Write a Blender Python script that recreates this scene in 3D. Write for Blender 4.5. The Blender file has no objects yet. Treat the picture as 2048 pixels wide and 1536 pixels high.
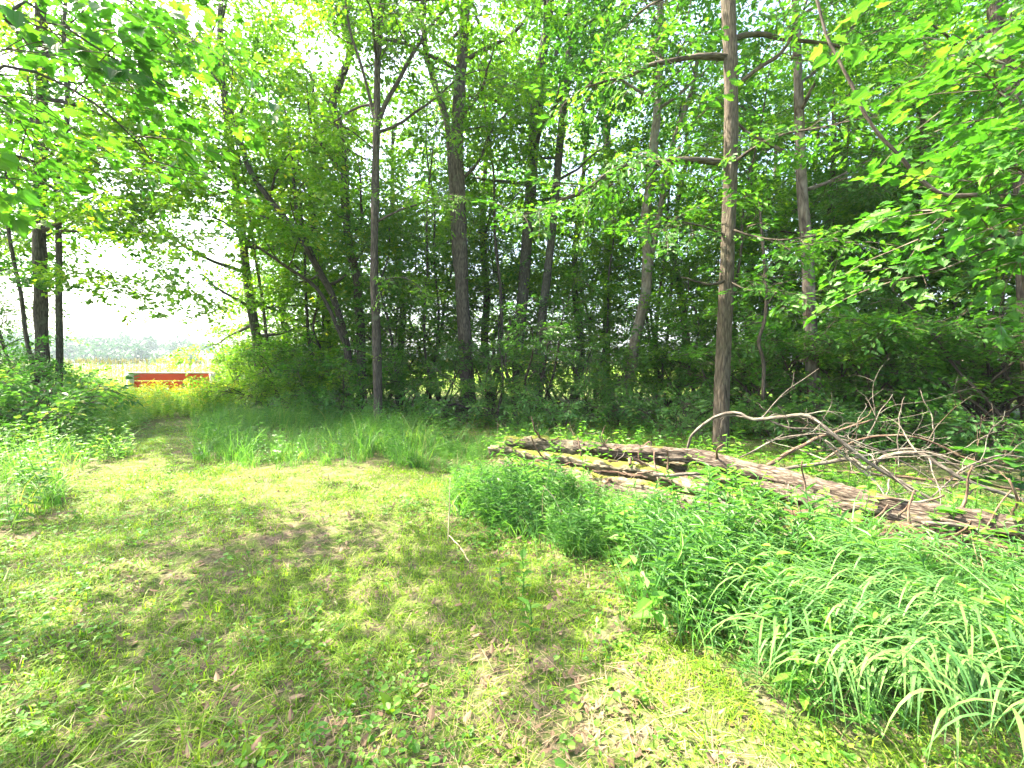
import bpy, math, random
import numpy as np
from math import radians, pi, sin, cos

# ------------------------------------------------------------------ camera, sky, sun, exposure
scene = bpy.context.scene
F = 860.0                                   # focal length in pixels of the 2048 wide photograph
CAM_Z = 1.6
PITCH = math.atan(40.0 / F)                 # slightly downwards
cam_data = bpy.data.cameras.new("camera")
cam = bpy.data.objects.new("camera", cam_data)
scene.collection.objects.link(cam)
cam_data.sensor_width = 36.0
cam_data.lens = 36.0 * F / 2048.0
cam_data.clip_start = 0.05
cam_data.clip_end = 3000.0
cam.location = (0, 0, CAM_Z)
cam.rotation_euler = (pi / 2 - PITCH, 0, 0)
scene.camera = cam

SUN_AZ = radians(-74)                       # measured from +Y towards +X: the sun stands to the left
SUN_EL = radians(52)
to_sun = np.array([sin(SUN_AZ) * cos(SUN_EL), cos(SUN_AZ) * cos(SUN_EL), sin(SUN_EL)])
world = bpy.data.worlds.new("World")
scene.world = world
world.use_nodes = True
wn, wl = world.node_tree.nodes, world.node_tree.links
sky = wn.new("ShaderNodeTexSky")
sky.sky_type = 'NISHITA'
sky.sun_disc = False
sky.sun_elevation = SUN_EL
sky.sun_rotation = SUN_AZ
sky.air_density = 1.0
sky.dust_density = 6.0
sky.ozone_density = 1.0
wl.new(sky.outputs[0], wn["Background"].inputs[0])
wn["Background"].inputs[1].default_value = 0.13

sun_data = bpy.data.lights.new("sun", 'SUN')
sun_data.energy = 5.0
sun_data.angle = radians(0.55)
sun_data.color = (1.0, 0.90, 0.70)
sun = bpy.data.objects.new("sun", sun_data)
scene.collection.objects.link(sun)
from mathutils import Vector
sun.rotation_euler = Vector(to_sun).to_track_quat('Z', 'Y').to_euler()

vs = scene.view_settings
vs.view_transform = 'Standard'
vs.look = 'None'
vs.exposure = 3.05
vs.gamma = 1.0
vs.use_curve_mapping = False
scene.cycles.max_bounces = 9
scene.cycles.diffuse_bounces = 5
scene.cycles.transmission_bounces = 5
scene.cycles.volume_bounces = 0
scene.cycles.caustics_reflective = False
scene.cycles.caustics_refractive = False

# ------------------------------------------------------------------ helpers: picture -> place
fwd = np.array([0, cos(PITCH), -sin(PITCH)])
upv = np.array([0, sin(PITCH), cos(PITCH)])
rgt = np.array([1.0, 0, 0])
CAMP = np.array([0, 0, CAM_Z])

def ray(px, py):
    return rgt * ((px - 1024) / F) + upv * (-(py - 768) / F) + fwd

def at(px, py, d):
    """the point seen at a pixel of the photograph, d metres ahead (world y)"""
    r = ray(px, py)
    return CAMP + r * (d / r[1])

def gp(px, py, z=0.0):
    """the point at height z seen at a pixel of the photograph"""
    r = ray(px, py)
    return CAMP + r * ((z - CAM_Z) / r[2])

def relief(x, y):
    x = np.asarray(x, float); y = np.asarray(y, float)
    n = (0.030 * np.sin(x * 1.7 + 0.6 * np.sin(y * 1.1)) + 0.025 * np.sin(y * 2.3 + 1.3 * np.sin(x * 0.9))
         + 0.012 * np.sin(x * 5.1 + y * 3.7) + 0.010 * np.sin(y * 6.3 - x * 4.4))
    return n * np.clip(1.3 - np.hypot(x, y) / 60.0, 0.25, 1)

def inside(poly, x, y):
    x, y = x + 0.22 * np.sin(3.1 * y + 1.7 * x) + 0.12 * np.sin(7.3 * x - 4.1 * y), y + 0.22 * np.sin(2.7 * x - 1.3 * y + 1) + 0.12 * np.sin(6.1 * y + 5.3 * x)
    poly = np.asarray(poly)[:, :2]
    r = np.zeros(len(x), bool)
    j = len(poly) - 1
    for i in range(len(poly)):
        xi, yi = poly[i]; xj, yj = poly[j]
        c = ((yi > y) != (yj > y)) & (x < (xj - xi) * (y - yi) / (yj - yi + 1e-12) + xi)
        r ^= c
        j = i
    return r

# ------------------------------------------------------------------ helpers: meshes
class MB:
    """collects geometry: vertices, polygons, the bark coordinate tc and a random number var"""
    def __init__(s):
        s.v = []; s.tc = []; s.var = []; s.loops = []; s.sizes = []; s.mat = []; s.n = 0
    def add(s, v, faces, tc=None, var=0.5, mat=0):
        v = np.asarray(v, float).reshape(-1, 3)
        s.v.append(v)
        s.tc.append(np.asarray(tc, float) if tc is not None else v.copy())
        s.var.append(np.full(len(v), var) if np.isscalar(var) else np.asarray(var, float))
        for f in faces:
            f = np.asarray(f, int)
            if f.ndim == 1:
                f = f[None]
            s.loops.append((f + s.n).ravel()); s.sizes.append(np.full(len(f), f.shape[1], int)); s.mat.append(np.full(len(f), mat, int))
        s.n += len(v)
    def arrays(s):
        return (np.concatenate(s.v), np.concatenate(s.tc), np.concatenate(s.var), np.concatenate(s.loops), np.concatenate(s.sizes), np.concatenate(s.mat))
    def scatter(s, protos, pos, rot, scl, pick, rng, var_mix=0.5, zscl=None):
        """merge transformed copies of prototype arrays"""
        pos = np.asarray(pos, float); rot = np.asarray(rot, float); scl = np.asarray(scl, float); pick = np.asarray(pick, int)
        for k, pa in enumerate(protos):
            idx = np.nonzero(pick == k)[0]
            if len(idx) == 0:
                continue
            v, tc, var, loops, sizes, mat = pa
            R = euler(rot[idx])
            vv = v[None] * scl[idx][:, None, None]
            if zscl is not None:
                vv = vv * np.stack([np.ones(len(idx)), np.ones(len(idx)), zscl[idx]], 1)[:, None, :]
            V = np.einsum('nij,nkj->nki', R, vv) + pos[idx][:, None, :]
            m, n = len(idx), len(v)
            iv = rng.random(m)
            s.v.append(V.reshape(-1, 3)); s.tc.append(np.tile(tc, (m, 1)))
            s.var.append((var[None] * (1 - var_mix) + iv[:, None] * var_mix).ravel())
            s.loops.append((loops[None] + (np.arange(m) * n)[:, None] + s.n).ravel())
            s.sizes.append(np.tile(sizes, m)); s.mat.append(np.tile(mat, m))
            s.n += m * n
    def build(s, name, mats, parent=None, smooth=False, origin=None):
        v, tc, var, loops, sizes, mat = s.arrays()
        if origin is not None:
            v = v - np.asarray(origin, float)
        me = bpy.data.meshes.new(name)
        me.vertices.add(len(v)); me.vertices.foreach_set("co", v.astype(np.float32).ravel())
        me.loops.add(len(loops)); me.loops.foreach_set("vertex_index", loops.astype(np.int32))
        me.polygons.add(len(sizes))
        st = np.zeros(len(sizes), np.int32); st[1:] = np.cumsum(sizes)[:-1]
        me.polygons.foreach_set("loop_start", st)
        me.polygons.foreach_set("material_index", mat.astype(np.int32))
        me.polygons.foreach_set("use_smooth", np.full(len(sizes), smooth))
        for m in (mats if isinstance(mats, (list, tuple)) else [mats]):
            me.materials.append(m)
        a = me.attributes.new("tc", 'FLOAT_VECTOR', 'POINT'); a.data.foreach_set("vector", tc.astype(np.float32).ravel())
        a = me.attributes.new("var", 'FLOAT', 'POINT'); a.data.foreach_set("value", var.astype(np.float32))
        me.update(calc_edges=True)
        me.validate()
        o = bpy.data.objects.new(name, me)
        scene.collection.objects.link(o)
        if parent is not None:
            o.parent = parent
        elif origin is not None:
            o.location = origin
        return o

def euler(r):
    cx, cy, cz = np.cos(r).T; sx, sy, sz = np.sin(r).T
    R = np.empty((len(r), 3, 3))
    R[:, 0, 0] = cy * cz; R[:, 0, 1] = sx * sy * cz - cx * sz; R[:, 0, 2] = cx * sy * cz + sx * sz
    R[:, 1, 0] = cy * sz; R[:, 1, 1] = sx * sy * sz + cx * cz; R[:, 1, 2] = cx * sy * sz - sx * cz
    R[:, 2, 0] = -sy; R[:, 2, 1] = sx * cy; R[:, 2, 2] = cx * cy
    return R

def spline(pts, n):
    p = np.asarray(pts, float)
    if len(p) == 2:
        t = np.linspace(0, 1, n)[:, None]
        return p[0] * (1 - t) + p[1] * t
    P = np.vstack([2 * p[0] - p[1], p, 2 * p[-1] - p[-2]])
    seg = np.linalg.norm(np.diff(p, axis=0), axis=1); cum = np.r_[0, np.cumsum(seg)]
    s = np.linspace(0, cum[-1], n)
    i = np.clip(np.searchsorted(cum, s, side='right') - 1, 0, len(p) - 2)
    t = ((s - cum[i]) / np.maximum(seg[i], 1e-9))[:, None]
    a, b, c, d = P[i], P[i + 1], P[i + 2], P[i + 3]
    return 0.5 * (2 * b + (c - a) * t + (2 * a - 5 * b + 4 * c - d) * t ** 2 + (3 * b - a - 3 * c + d) * t ** 3)

def tube(mb, pts, rad, n, sides, seed=0, rough=0.0, ridge=0.0, nr=9, flare=0.0, jitter=0.0, caps=True, mat=0, var=0.5, grit=0.0, plate=0.0):
    """a limb along a line: rad is a list of radii, rough an uneven outline, ridge furrows running along the bark"""
    rg = np.random.default_rng(seed)
    c = spline(pts, n)
    L = np.r_[0, np.cumsum(np.linalg.norm(np.diff(c, axis=0), axis=1))]
    if jitter:
        for ax in range(3):
            ph = rg.random(3) * 6.28; fr = np.array([1.3, 3.1, 6.7]) / max(L[-1], 0.2) * 3.1
            off = sum(np.sin(L * fr[k] + ph[k]) * (0.6 ** k) for k in range(3))
            c[:, ax] += jitter * off * np.clip(L / (0.15 * L[-1] + 1e-6), 0, 1)
    r = np.interp(np.linspace(0, 1, n), np.linspace(0, 1, len(rad)), rad)
    if flare:
        r = r * (1 + flare * np.exp(-L / (2.2 * r[0])))
    T = np.gradient(c, axis=0); T /= np.linalg.norm(T, axis=1)[:, None] + 1e-9
    ref = np.array([0, 1.0, 0]) if abs(T[0][1]) < 0.8 else np.array([1.0, 0, 0])
    U = np.cross(T, ref); U /= np.linalg.norm(U, axis=1)[:, None] + 1e-9
    W = np.cross(T, U)
    th = np.linspace(0, 2 * pi, sides, endpoint=False)
    k = np.ones((n, sides))
    if rough:
        for j in range(4):
            k += rough * rg.normal() * np.sin((j + 1) * th[None] + rg.random() * 6.28 + L[:, None] / r[0] * rg.normal() * 0.35)
    if ridge:
        for j in range(3):
            f = nr * (j + 1) * 0.5 // 1 + 3
            w = 0.8 * np.sin(L[:, None] * (5 + 3 * j) + rg.random() * 6 + 2 * th[None]) + 0.6 * np.sin(L[:, None] * 17 + j)
            k += ridge * (0.7 ** j) * (np.abs(np.sin(f * th[None] * 0.5 + w)) - 0.6)
    if plate:
        a, b = max(2, n // 7), max(3, sides // 4)
        for q in range(2):
            pn = rg.random((a * (q + 1) + 1, b * (q + 1)))
            row = (np.linspace(0, a * (q + 1) - 0.01, n)[:, None] + rg.normal(size=(1, sides)) * 0.35).clip(0, a * (q + 1)).astype(int)
            colx = (np.arange(sides) * (b * (q + 1)) // sides)[None] + 0 * row
            k += plate * (pn[row, colx] - 0.5) / (q + 1)
    if grit:
        k += grit * rg.normal(size=k.shape)
    R = r[:, None] * k
    ct, sn = np.cos(th), np.sin(th)
    V = c[:, None] + R[..., None] * (ct[None, :, None] * U[:, None] + sn[None, :, None] * W[:, None])
    tc = np.stack([ct[None] * r[:, None] + 0 * k, sn[None] * r[:, None] + 0 * k, L[:, None] + 0 * k], -1) + rg.random(3) * 20
    i = np.arange(n - 1)[:, None] * sides; j = np.arange(sides)[None]; j2 = (j + 1) % sides
    q = np.stack([i + j, i + j2, i + sides + j2, i + sides + j], -1).reshape(-1, 4)
    faces = [q]
    V = V.reshape(-1, 3); tc = tc.reshape(-1, 3)
    if caps:
        nv = len(V)
        V = np.vstack([V, c[0], c[-1]]); tc = np.vstack([tc, tc[0], tc[-1]])
        jj = np.arange(sides); jn = (jj + 1) % sides
        faces.append(np.stack([np.full(sides, nv), jn, jj], 1))
        b = (n - 1) * sides
        faces.append(np.stack([np.full(sides, nv + 1), b + jj, b + jn], 1))
    mb.add(V, faces, tc, var, mat)
    return c, r

# ------------------------------------------------------------------ helpers: objects
def tag(o, label=None, cat=None, group=None, kind=None):
    if label: o["label"] = label
    if cat: o["category"] = cat
    if group: o["group"] = group
    if kind: o["kind"] = kind
    return o

def empty(name, loc, rz=0.0):
    o = bpy.data.objects.new(name, None)
    scene.collection.objects.link(o)
    o.location = loc
    o.rotation_euler = (0, 0, rz)
    o.empty_display_size = 0.2
    return o

def copy_tree(o, parent=None):
    c = o.copy()
    scene.collection.objects.link(c)
    c.parent = parent
    for ch in list(o.children):
        copy_tree(ch, c)
    return c

# ------------------------------------------------------------------ materials
def newmat(name):
    m = bpy.data.materials.new(name)
    m.use_nodes = True
    nt = m.node_tree
    nt.nodes.clear()
    out = nt.nodes.new("ShaderNodeOutputMaterial")
    return m, nt.nodes, nt.links, out

def ramp(nodes, stops):
    r = nodes.new("ShaderNodeValToRGB")
    el = r.color_ramp.elements
    while len(el) < len(stops):
        el.new(0.5)
    for e, (p, c) in zip(el, stops):
        e.position = p; e.color = (*c, 1)
    return r

def leaf_mat(name, dark, mid, light, trans=0.42, tcol=(1.9, 2.1, 0.75), rough=0.5, odd=None, spec=0.35):
    """a thin leaf: a slightly glossy face that also lets light through"""
    m, N, L, out = newmat(name)
    att = N.new("ShaderNodeAttribute"); att.attribute_name = "var"
    oi = N.new("ShaderNodeObjectInfo")
    add = N.new("ShaderNodeMath"); add.operation = 'MULTIPLY_ADD'
    add.inputs[1].default_value = 0.22; L.new(oi.outputs["Random"], add.inputs[0])
    mul = N.new("ShaderNodeMath"); mul.operation = 'MULTIPLY'; mul.inputs[1].default_value = 0.78
    L.new(att.outputs["Fac"], mul.inputs[0]); L.new(mul.outputs[0], add.inputs[2])
    stops = [(0.14, dark), (0.48, mid), (0.80, light)]
    if odd: stops.append((0.93, odd))
    rp = ramp(N, stops); L.new(add.outputs[0], rp.inputs[0])
    bs = N.new("ShaderNodeBsdfPrincipled")
    bs.inputs["Roughness"].default_value = rough
    bs.inputs["Specular IOR Level"].default_value = spec
    L.new(rp.outputs[0], bs.inputs["Base Color"])
    tm = N.new("ShaderNodeMix"); tm.data_type = 'RGBA'; tm.blend_type = 'MULTIPLY'; tm.inputs[0].default_value = 1
    L.new(rp.outputs[0], tm.inputs[6]); tm.inputs[7].default_value = (*tcol, 1)
    tr = N.new("ShaderNodeBsdfTranslucent"); L.new(tm.outputs[2], tr.inputs[0])
    mx = N.new("ShaderNodeMixShader"); mx.inputs[0].default_value = trans
    L.new(bs.outputs[0], mx.inputs[1]); L.new(tr.outputs[0], mx.inputs[2])
    L.new(mx.outputs[0], out.inputs[0])
    return m

def bark_mat(name, dark, mid, light, su=26.0, sv=4.5, bump=0.6, lichen=None, lichen_amt=0.0, moss=None, moss_amt=0.0, rough=0.9):
    """bark: furrows that run along the limb, lichen patches, moss on what faces up"""
    m, N, L, out = newmat(name)
    att = N.new("ShaderNodeAttribute"); att.attribute_name = "tc"
    mp = N.new("ShaderNodeMapping"); mp.inputs["Scale"].default_value = (su, su, sv)
    L.new(att.outputs["Vector"], mp.inputs[0])
    nz = N.new("ShaderNodeTexNoise"); nz.inputs["Scale"].default_value = 1.0; nz.inputs["Detail"].default_value = 6; nz.inputs["Roughness"].default_value = 0.65; nz.inputs["Distortion"].default_value = 0.7
    L.new(mp.outputs[0], nz.inputs["Vector"])
    vo = N.new("ShaderNodeTexVoronoi"); vo.feature = 'DISTANCE_TO_EDGE'; vo.inputs["Scale"].default_value = 0.9
    L.new(mp.outputs[0], vo.inputs["Vector"])
    sm = N.new("ShaderNodeMath"); sm.operation = 'MULTIPLY_ADD'; sm.inputs[1].default_value = 0.8
    L.new(vo.outputs["Distance"], sm.inputs[0]); L.new(nz.outputs["Fac"], sm.inputs[2])
    rp = ramp(N, [(0.34, dark), (0.56, mid), (0.85, light)]); L.new(sm.outputs[0], rp.inputs[0])
    col = rp.outputs[0]
    big = N.new("ShaderNodeTexNoise"); big.inputs["Scale"].default_value = 3.0; big.inputs["Detail"].default_value = 5; big.inputs["Roughness"].default_value = 0.6
    L.new(att.outputs["Vector"], big.inputs["Vector"])
    if lichen:
        lr = ramp(N, [(0.62 - 0.2 * lichen_amt, (0, 0, 0)), (0.74 - 0.2 * lichen_amt, (1, 1, 1))]); L.new(big.outputs["Fac"], lr.inputs[0])
        mx = N.new("ShaderNodeMix"); mx.data_type = 'RGBA'; L.new(lr.outputs[0], mx.inputs[0]); L.new(col, mx.inputs[6]); mx.inputs[7].default_value = (*lichen, 1)
        col = mx.outputs[2]
    if moss:
        ge = N.new("ShaderNodeNewGeometry"); sp = N.new("ShaderNodeSeparateXYZ"); L.new(ge.outputs["Normal"], sp.inputs[0])
        b2 = N.new("ShaderNodeTexNoise"); b2.inputs["Scale"].default_value = 4.5; b2.inputs["Detail"].default_value = 6; L.new(att.outputs["Vector"], b2.inputs["Vector"])
        ad = N.new("ShaderNodeMath"); ad.operation = 'MULTIPLY_ADD'; ad.inputs[1].default_value = 0.28
        L.new(sp.outputs["Z"], ad.inputs[0]); L.new(b2.outputs["Fac"], ad.inputs[2])
        mr = ramp(N, [(0.82 - 0.25 * moss_amt, (0, 0, 0)), (0.90 - 0.25 * moss_amt, (1, 1, 1))]); L.new(ad.outputs[0], mr.inputs[0])
        mx = N.new("ShaderNodeMix"); mx.data_type = 'RGBA'; L.new(mr.outputs[0], mx.inputs[0]); L.new(col, mx.inputs[6]); mx.inputs[7].default_value = (*moss, 1)
        col = mx.outputs[2]
    bp = N.new("ShaderNodeBump"); bp.inputs["Strength"].default_value = bump; bp.inputs["Distance"].default_value = 0.02
    L.new(sm.outputs[0], bp.inputs["Height"])
    bs = N.new("ShaderNodeBsdfPrincipled"); bs.inputs["Roughness"].default_value = rough; bs.inputs["Specular IOR Level"].default_value = 0.2
    L.new(col, bs.inputs["Base Color"]); L.new(bp.outputs[0], bs.inputs["Normal"])
    L.new(bs.outputs[0], out.inputs[0])
    return m

def noise_mat(name, c0, c1, scale=8.0, rough=0.8, bump=0.2, stretch=(1, 1, 1), c2=None, spec=0.3):
    m, N, L, out = newmat(name)
    tcn = N.new("ShaderNodeTexCoord")
    mp = N.new("ShaderNodeMapping"); mp.inputs["Scale"].default_value = stretch; L.new(tcn.outputs["Object"], mp.inputs[0])
    nz = N.new("ShaderNodeTexNoise"); nz.inputs["Scale"].default_value = scale; nz.inputs["Detail"].default_value = 8; nz.inputs["Roughness"].default_value = 0.65
    L.new(mp.outputs[0], nz.inputs["Vector"])
    st = [(0.35, c0), (0.65, c1)]
    if c2: st.append((0.78, c2))
    rp = ramp(N, st); L.new(nz.outputs["Fac"], rp.inputs[0])
    bp = N.new("ShaderNodeBump"); bp.inputs["Strength"].default_value = bump; bp.inputs["Distance"].default_value = 0.01; L.new(nz.outputs["Fac"], bp.inputs["Height"])
    bs = N.new("ShaderNodeBsdfPrincipled"); bs.inputs["Roughness"].default_value = rough; bs.inputs["Specular IOR Level"].default_value = spec
    L.new(rp.outputs[0], bs.inputs["Base Color"]); L.new(bp.outputs[0], bs.inputs["Normal"]); L.new(bs.outputs[0], out.inputs[0])
    return m

M = {}
M['maple'] = leaf_mat('maple leaf', (0.042, 0.110, 0.010), (0.080, 0.185, 0.014), (0.150, 0.250, 0.020), odd=(0.27, 0.28, 0.025), trans=0.52)  # yellower than the deep green: mostly stronger light put into the colour
M['maple_deep'] = leaf_mat('deep green leaf', (0.024, 0.085, 0.013), (0.044, 0.140, 0.018), (0.085, 0.200, 0.022), odd=(0.18, 0.22, 0.02), trans=0.44, tcol=(1.6, 1.9, 0.7))  # deeper green mostly stands in for weaker light on the foliage
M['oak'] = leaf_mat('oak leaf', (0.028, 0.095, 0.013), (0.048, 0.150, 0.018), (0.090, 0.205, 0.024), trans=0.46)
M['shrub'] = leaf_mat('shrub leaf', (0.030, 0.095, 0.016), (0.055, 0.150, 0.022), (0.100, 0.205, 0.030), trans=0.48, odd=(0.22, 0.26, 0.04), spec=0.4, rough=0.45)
M['bright'] = leaf_mat('leaf with painted sunlight', (0.060, 0.150, 0.018), (0.110, 0.230, 0.025), (0.200, 0.300, 0.035), odd=(0.34, 0.30, 0.03), trans=0.48)  # lighter, yellower leaf green with sunlight painted into the colour
M['grape'] = leaf_mat('vine leaf', (0.030, 0.105, 0.016), (0.050, 0.150, 0.022), (0.085, 0.190, 0.030), trans=0.42, tcol=(1.6, 1.8, 0.7), odd=(0.18, 0.22, 0.04))
M['grass'] = leaf_mat('grass blade', (0.060, 0.132, 0.012), (0.120, 0.212, 0.016), (0.205, 0.285, 0.024), trans=0.42, odd=(0.34, 0.29, 0.08))
M['tall'] = leaf_mat('tall grass blade', (0.048, 0.140, 0.032), (0.085, 0.205, 0.045), (0.150, 0.270, 0.060), trans=0.44, odd=(0.34, 0.32, 0.12))
M['reed'] = leaf_mat('broad grass blade', (0.042, 0.120, 0.034), (0.078, 0.175, 0.046), (0.125, 0.225, 0.060), trans=0.40, spec=0.25, rough=0.5)
M['weed'] = leaf_mat('weed leaf', (0.038, 0.115, 0.030), (0.068, 0.175, 0.042), (0.120, 0.235, 0.055), trans=0.42, spec=0.35, odd=(0.28, 0.28, 0.08))
M['clover'] = leaf_mat('low leaf', (0.046, 0.145, 0.018), (0.085, 0.215, 0.025), (0.150, 0.280, 0.034), trans=0.42, odd=(0.30, 0.30, 0.06))
M['yellow'] = leaf_mat('goldenrod flower', (0.20, 0.24, 0.03), (0.34, 0.32, 0.03), (0.50, 0.42, 0.03), trans=0.35)
M['corn'] = leaf_mat('corn leaf', (0.080, 0.180, 0.020), (0.140, 0.245, 0.028), (0.225, 0.300, 0.038), trans=0.45)
M['tassel'] = leaf_mat('corn tassel', (0.22, 0.18, 0.075), (0.31, 0.25, 0.11), (0.40, 0.32, 0.15), trans=0.3)
M['litter'] = leaf_mat('dead leaf', (0.065, 0.040, 0.022), (0.135, 0.088, 0.052), (0.22, 0.160, 0.100), trans=0.15, tcol=(1.2, 1.0, 0.7), rough=0.8)
M['straw'] = leaf_mat('dry straw', (0.12, 0.085, 0.045), (0.21, 0.160, 0.090), (0.33, 0.265, 0.16), trans=0.15, tcol=(1.2, 1.0, 0.7), rough=0.8)
M['farleaf'] = leaf_mat('far foliage', (0.012, 0.044, 0.020), (0.022, 0.070, 0.028), (0.042, 0.098, 0.034), trans=0.2)
M['twig'] = bark_mat('twig', (0.035, 0.026, 0.02), (0.075, 0.058, 0.045), (0.13, 0.105, 0.085), su=60, sv=10, bump=0.3)
M['bark_oak'] = bark_mat('oak bark', (0.021, 0.017, 0.013), (0.066, 0.053, 0.040), (0.117, 0.098, 0.075), su=30, sv=5.0, bump=1.0, lichen=(0.070, 0.074, 0.046), lichen_amt=0.1)
M['bark_dark'] = bark_mat('dark bark', (0.020, 0.016, 0.014), (0.052, 0.043, 0.036), (0.105, 0.087, 0.073), su=30, sv=5.0, bump=0.9, lichen=(0.091, 0.098, 0.070), lichen_amt=0.1)
M['bark_grey'] = bark_mat('grey bark', (0.026, 0.022, 0.019), (0.058, 0.052, 0.045), (0.099, 0.091, 0.080), su=24, sv=6.0, bump=0.6, lichen=(0.086, 0.095, 0.073), lichen_amt=0.3)
M['bark_pale'] = bark_mat('pale bark', (0.066, 0.055, 0.041), (0.120, 0.102, 0.078), (0.180, 0.156, 0.123), su=14, sv=5.0, bump=0.35, lichen=(0.156, 0.162, 0.126), lichen_amt=0.4)
M['snag'] = bark_mat('peeling snag', (0.025, 0.020, 0.017), (0.085, 0.072, 0.061), (0.165, 0.146, 0.127), su=12, sv=3.0, bump=0.8, lichen=(0.039, 0.025, 0.017), lichen_amt=0.35)
M['log'] = bark_mat('rotting log', (0.011, 0.009, 0.007), (0.055, 0.041, 0.032), (0.156, 0.129, 0.101), su=42, sv=9, bump=1.0, lichen=(0.117, 0.101, 0.078), lichen_amt=0.4, moss=(0.066, 0.074, 0.012), moss_amt=0.12)
M['log_moss'] = bark_mat('mossy log', (0.018, 0.014, 0.009), (0.094, 0.078, 0.051), (0.213, 0.184, 0.131), su=36, sv=9, bump=1.0, lichen=(0.172, 0.156, 0.107), lichen_amt=0.5, moss=(0.115, 0.127, 0.018), moss_amt=0.5)
M['log_red'] = bark_mat('red rotten log', (0.016, 0.010, 0.007), (0.078, 0.045, 0.030), (0.18, 0.125, 0.09), su=48, sv=8, bump=1.0, moss=(0.085, 0.095, 0.016), moss_amt=0.1)
M['deadwood'] = bark_mat('grey deadwood', (0.034, 0.028, 0.023), (0.095, 0.080, 0.066), (0.18, 0.158, 0.130), su=40, sv=9, bump=0.8, lichen=(0.15, 0.155, 0.12), lichen_amt=0.5)
M['deadwood_red'] = bark_mat('brown deadwood', (0.034, 0.022, 0.016), (0.100, 0.063, 0.044), (0.18, 0.128, 0.092), su=40, sv=8, bump=0.8, lichen=(0.14, 0.14, 0.11), lichen_amt=0.3)
M['stem'] = bark_mat('dark stem', (0.018, 0.014, 0.012), (0.045, 0.036, 0.030), (0.10, 0.085, 0.07), su=50, sv=8, bump=0.4)
M['straw_stalk'] = noise_mat('dry stalk', (0.34, 0.27, 0.15), (0.52, 0.44, 0.28), scale=20)
M['red'] = noise_mat('red paint', (0.62, 0.050, 0.018), (0.78, 0.085, 0.030), scale=5, rough=0.5, bump=0.1, stretch=(0.3, 1, 1), c2=(0.66, 0.22, 0.12))
M['post'] = noise_mat('weathered post', (0.42, 0.38, 0.33), (0.62, 0.58, 0.52), scale=7, rough=0.85, bump=0.5, stretch=(6, 6, 0.6))
M['post_grey'] = noise_mat('grey post', (0.50, 0.50, 0.50), (0.66, 0.66, 0.66), scale=6, rough=0.8, bump=0.3, stretch=(5, 5, 0.6))
M['hole'] = noise_mat('painted hole shade', (0.006, 0.004, 0.003), (0.015, 0.010, 0.008), scale=20)  # near-black colour stands in for the shade inside the hole

# ------------------------------------------------------------------ leaf, spray and herb prototypes
OUT = {
    'kite': [(0, 0), (0.42, 0.36), (1, 0)],
    'ovate': [(0, 0), (0.28, 0.24), (0.68, 0.20), (1, 0)],
    'round': [(0, 0), (0.02, 0.28), (0.42, 0.46), (0.85, 0.30), (1, 0)],
    'maple': [(0, 0), (-0.06, 0.22), (0.14, 0.46), (0.26, 0.30), (0.52, 0.50), (0.58, 0.26), (0.74, 0.26), (0.80, 0.12), (1, 0)],
    'oak': [(0, 0), (0.18, 0.07), (0.27, 0.20), (0.36, 0.10), (0.47, 0.28), (0.57, 0.13), (0.70, 0.30), (0.80, 0.14), (0.94, 0.12), (1, 0)],
    'lance': [(0, 0), (0.30, 0.085), (0.68, 0.068), (1, 0)],
}
def leaf(mb, p, ax, nrm, size, kind, rng, fold=0.30, droop=0.18, mat=0, var=None):
    """a folded, drooping leaf blade at p growing along ax with its upper face towards nrm"""
    ax = ax / (np.linalg.norm(ax) + 1e-9)
    sd = np.cross(nrm, ax); sd /= np.linalg.norm(sd) + 1e-9
    up = np.cross(ax, sd)
    o = np.array(OUT[kind]); h = o[1:-1]
    loc = [(0, 0)] + [tuple(a) for a in h] + [(1, 0)] + [(a[0], -a[1]) for a in h[::-1]]
    V = []
    for x, y in loc:
        z = fold * abs(y) - droop * x * x
        V.append(p + size * (x * ax + y * sd + z * up))
    n = len(h)
    if kind == 'kite':
        fs = [np.array([0, 1, 2, 3])]
    else:
        fs = [np.array(list(range(0, n + 2))), np.array([n + 1] + list(range(n + 2, 2 * n + 2)) + [0])]
    mb.add(V, fs, var=rng.random() if var is None else var, mat=mat)

def spray(kind, seed, length=0.7, nleaf=18, size=0.10, twigs=True, droop=0.2, spread=1.0):
    """a leafy twig along +x with side twigs, its leaves lying in layers"""
    rg = np.random.default_rng(seed); mb = MB()
    axis = lambda t: np.array([t * length, 0.06 * length * sin(3 * t + seed), -droop * length * t * t])
    if twigs:
        tube(mb, [axis(0), axis(0.5), axis(1)], [0.006, 0.002], 3, 3, caps=False, mat=1)
    k = 0
    while k < nleaf:
        t = 0.12 + 0.88 * rg.random()
        side = 1 if k % 2 else -1
        reach = spread * length * 0.42 * (1.15 - t) * rg.random()
        base = axis(t) + np.array([0.45 * reach, side * reach, rg.normal() * 0.04])
        a = radians(rg.uniform(20, 85)) * side
        ax = np.array([cos(a), sin(a), rg.uniform(-0.55, 0.15)])
        nr = np.array([rg.normal() * 0.38, rg.normal() * 0.38, 1.0])
        leaf(mb, base, ax, nr, size * rg.uniform(0.45, 1.3), kind, rg)
        k += 1
    leaf(mb, axis(1), np.array([1, 0, -0.2]), np.array([0, 0, 1.0]), size, kind, rg)
    return mb.arrays()

def sprays(kind, n, seed, **kw):
    return [spray(kind, seed + i, **kw) for i in range(n)]

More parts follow.
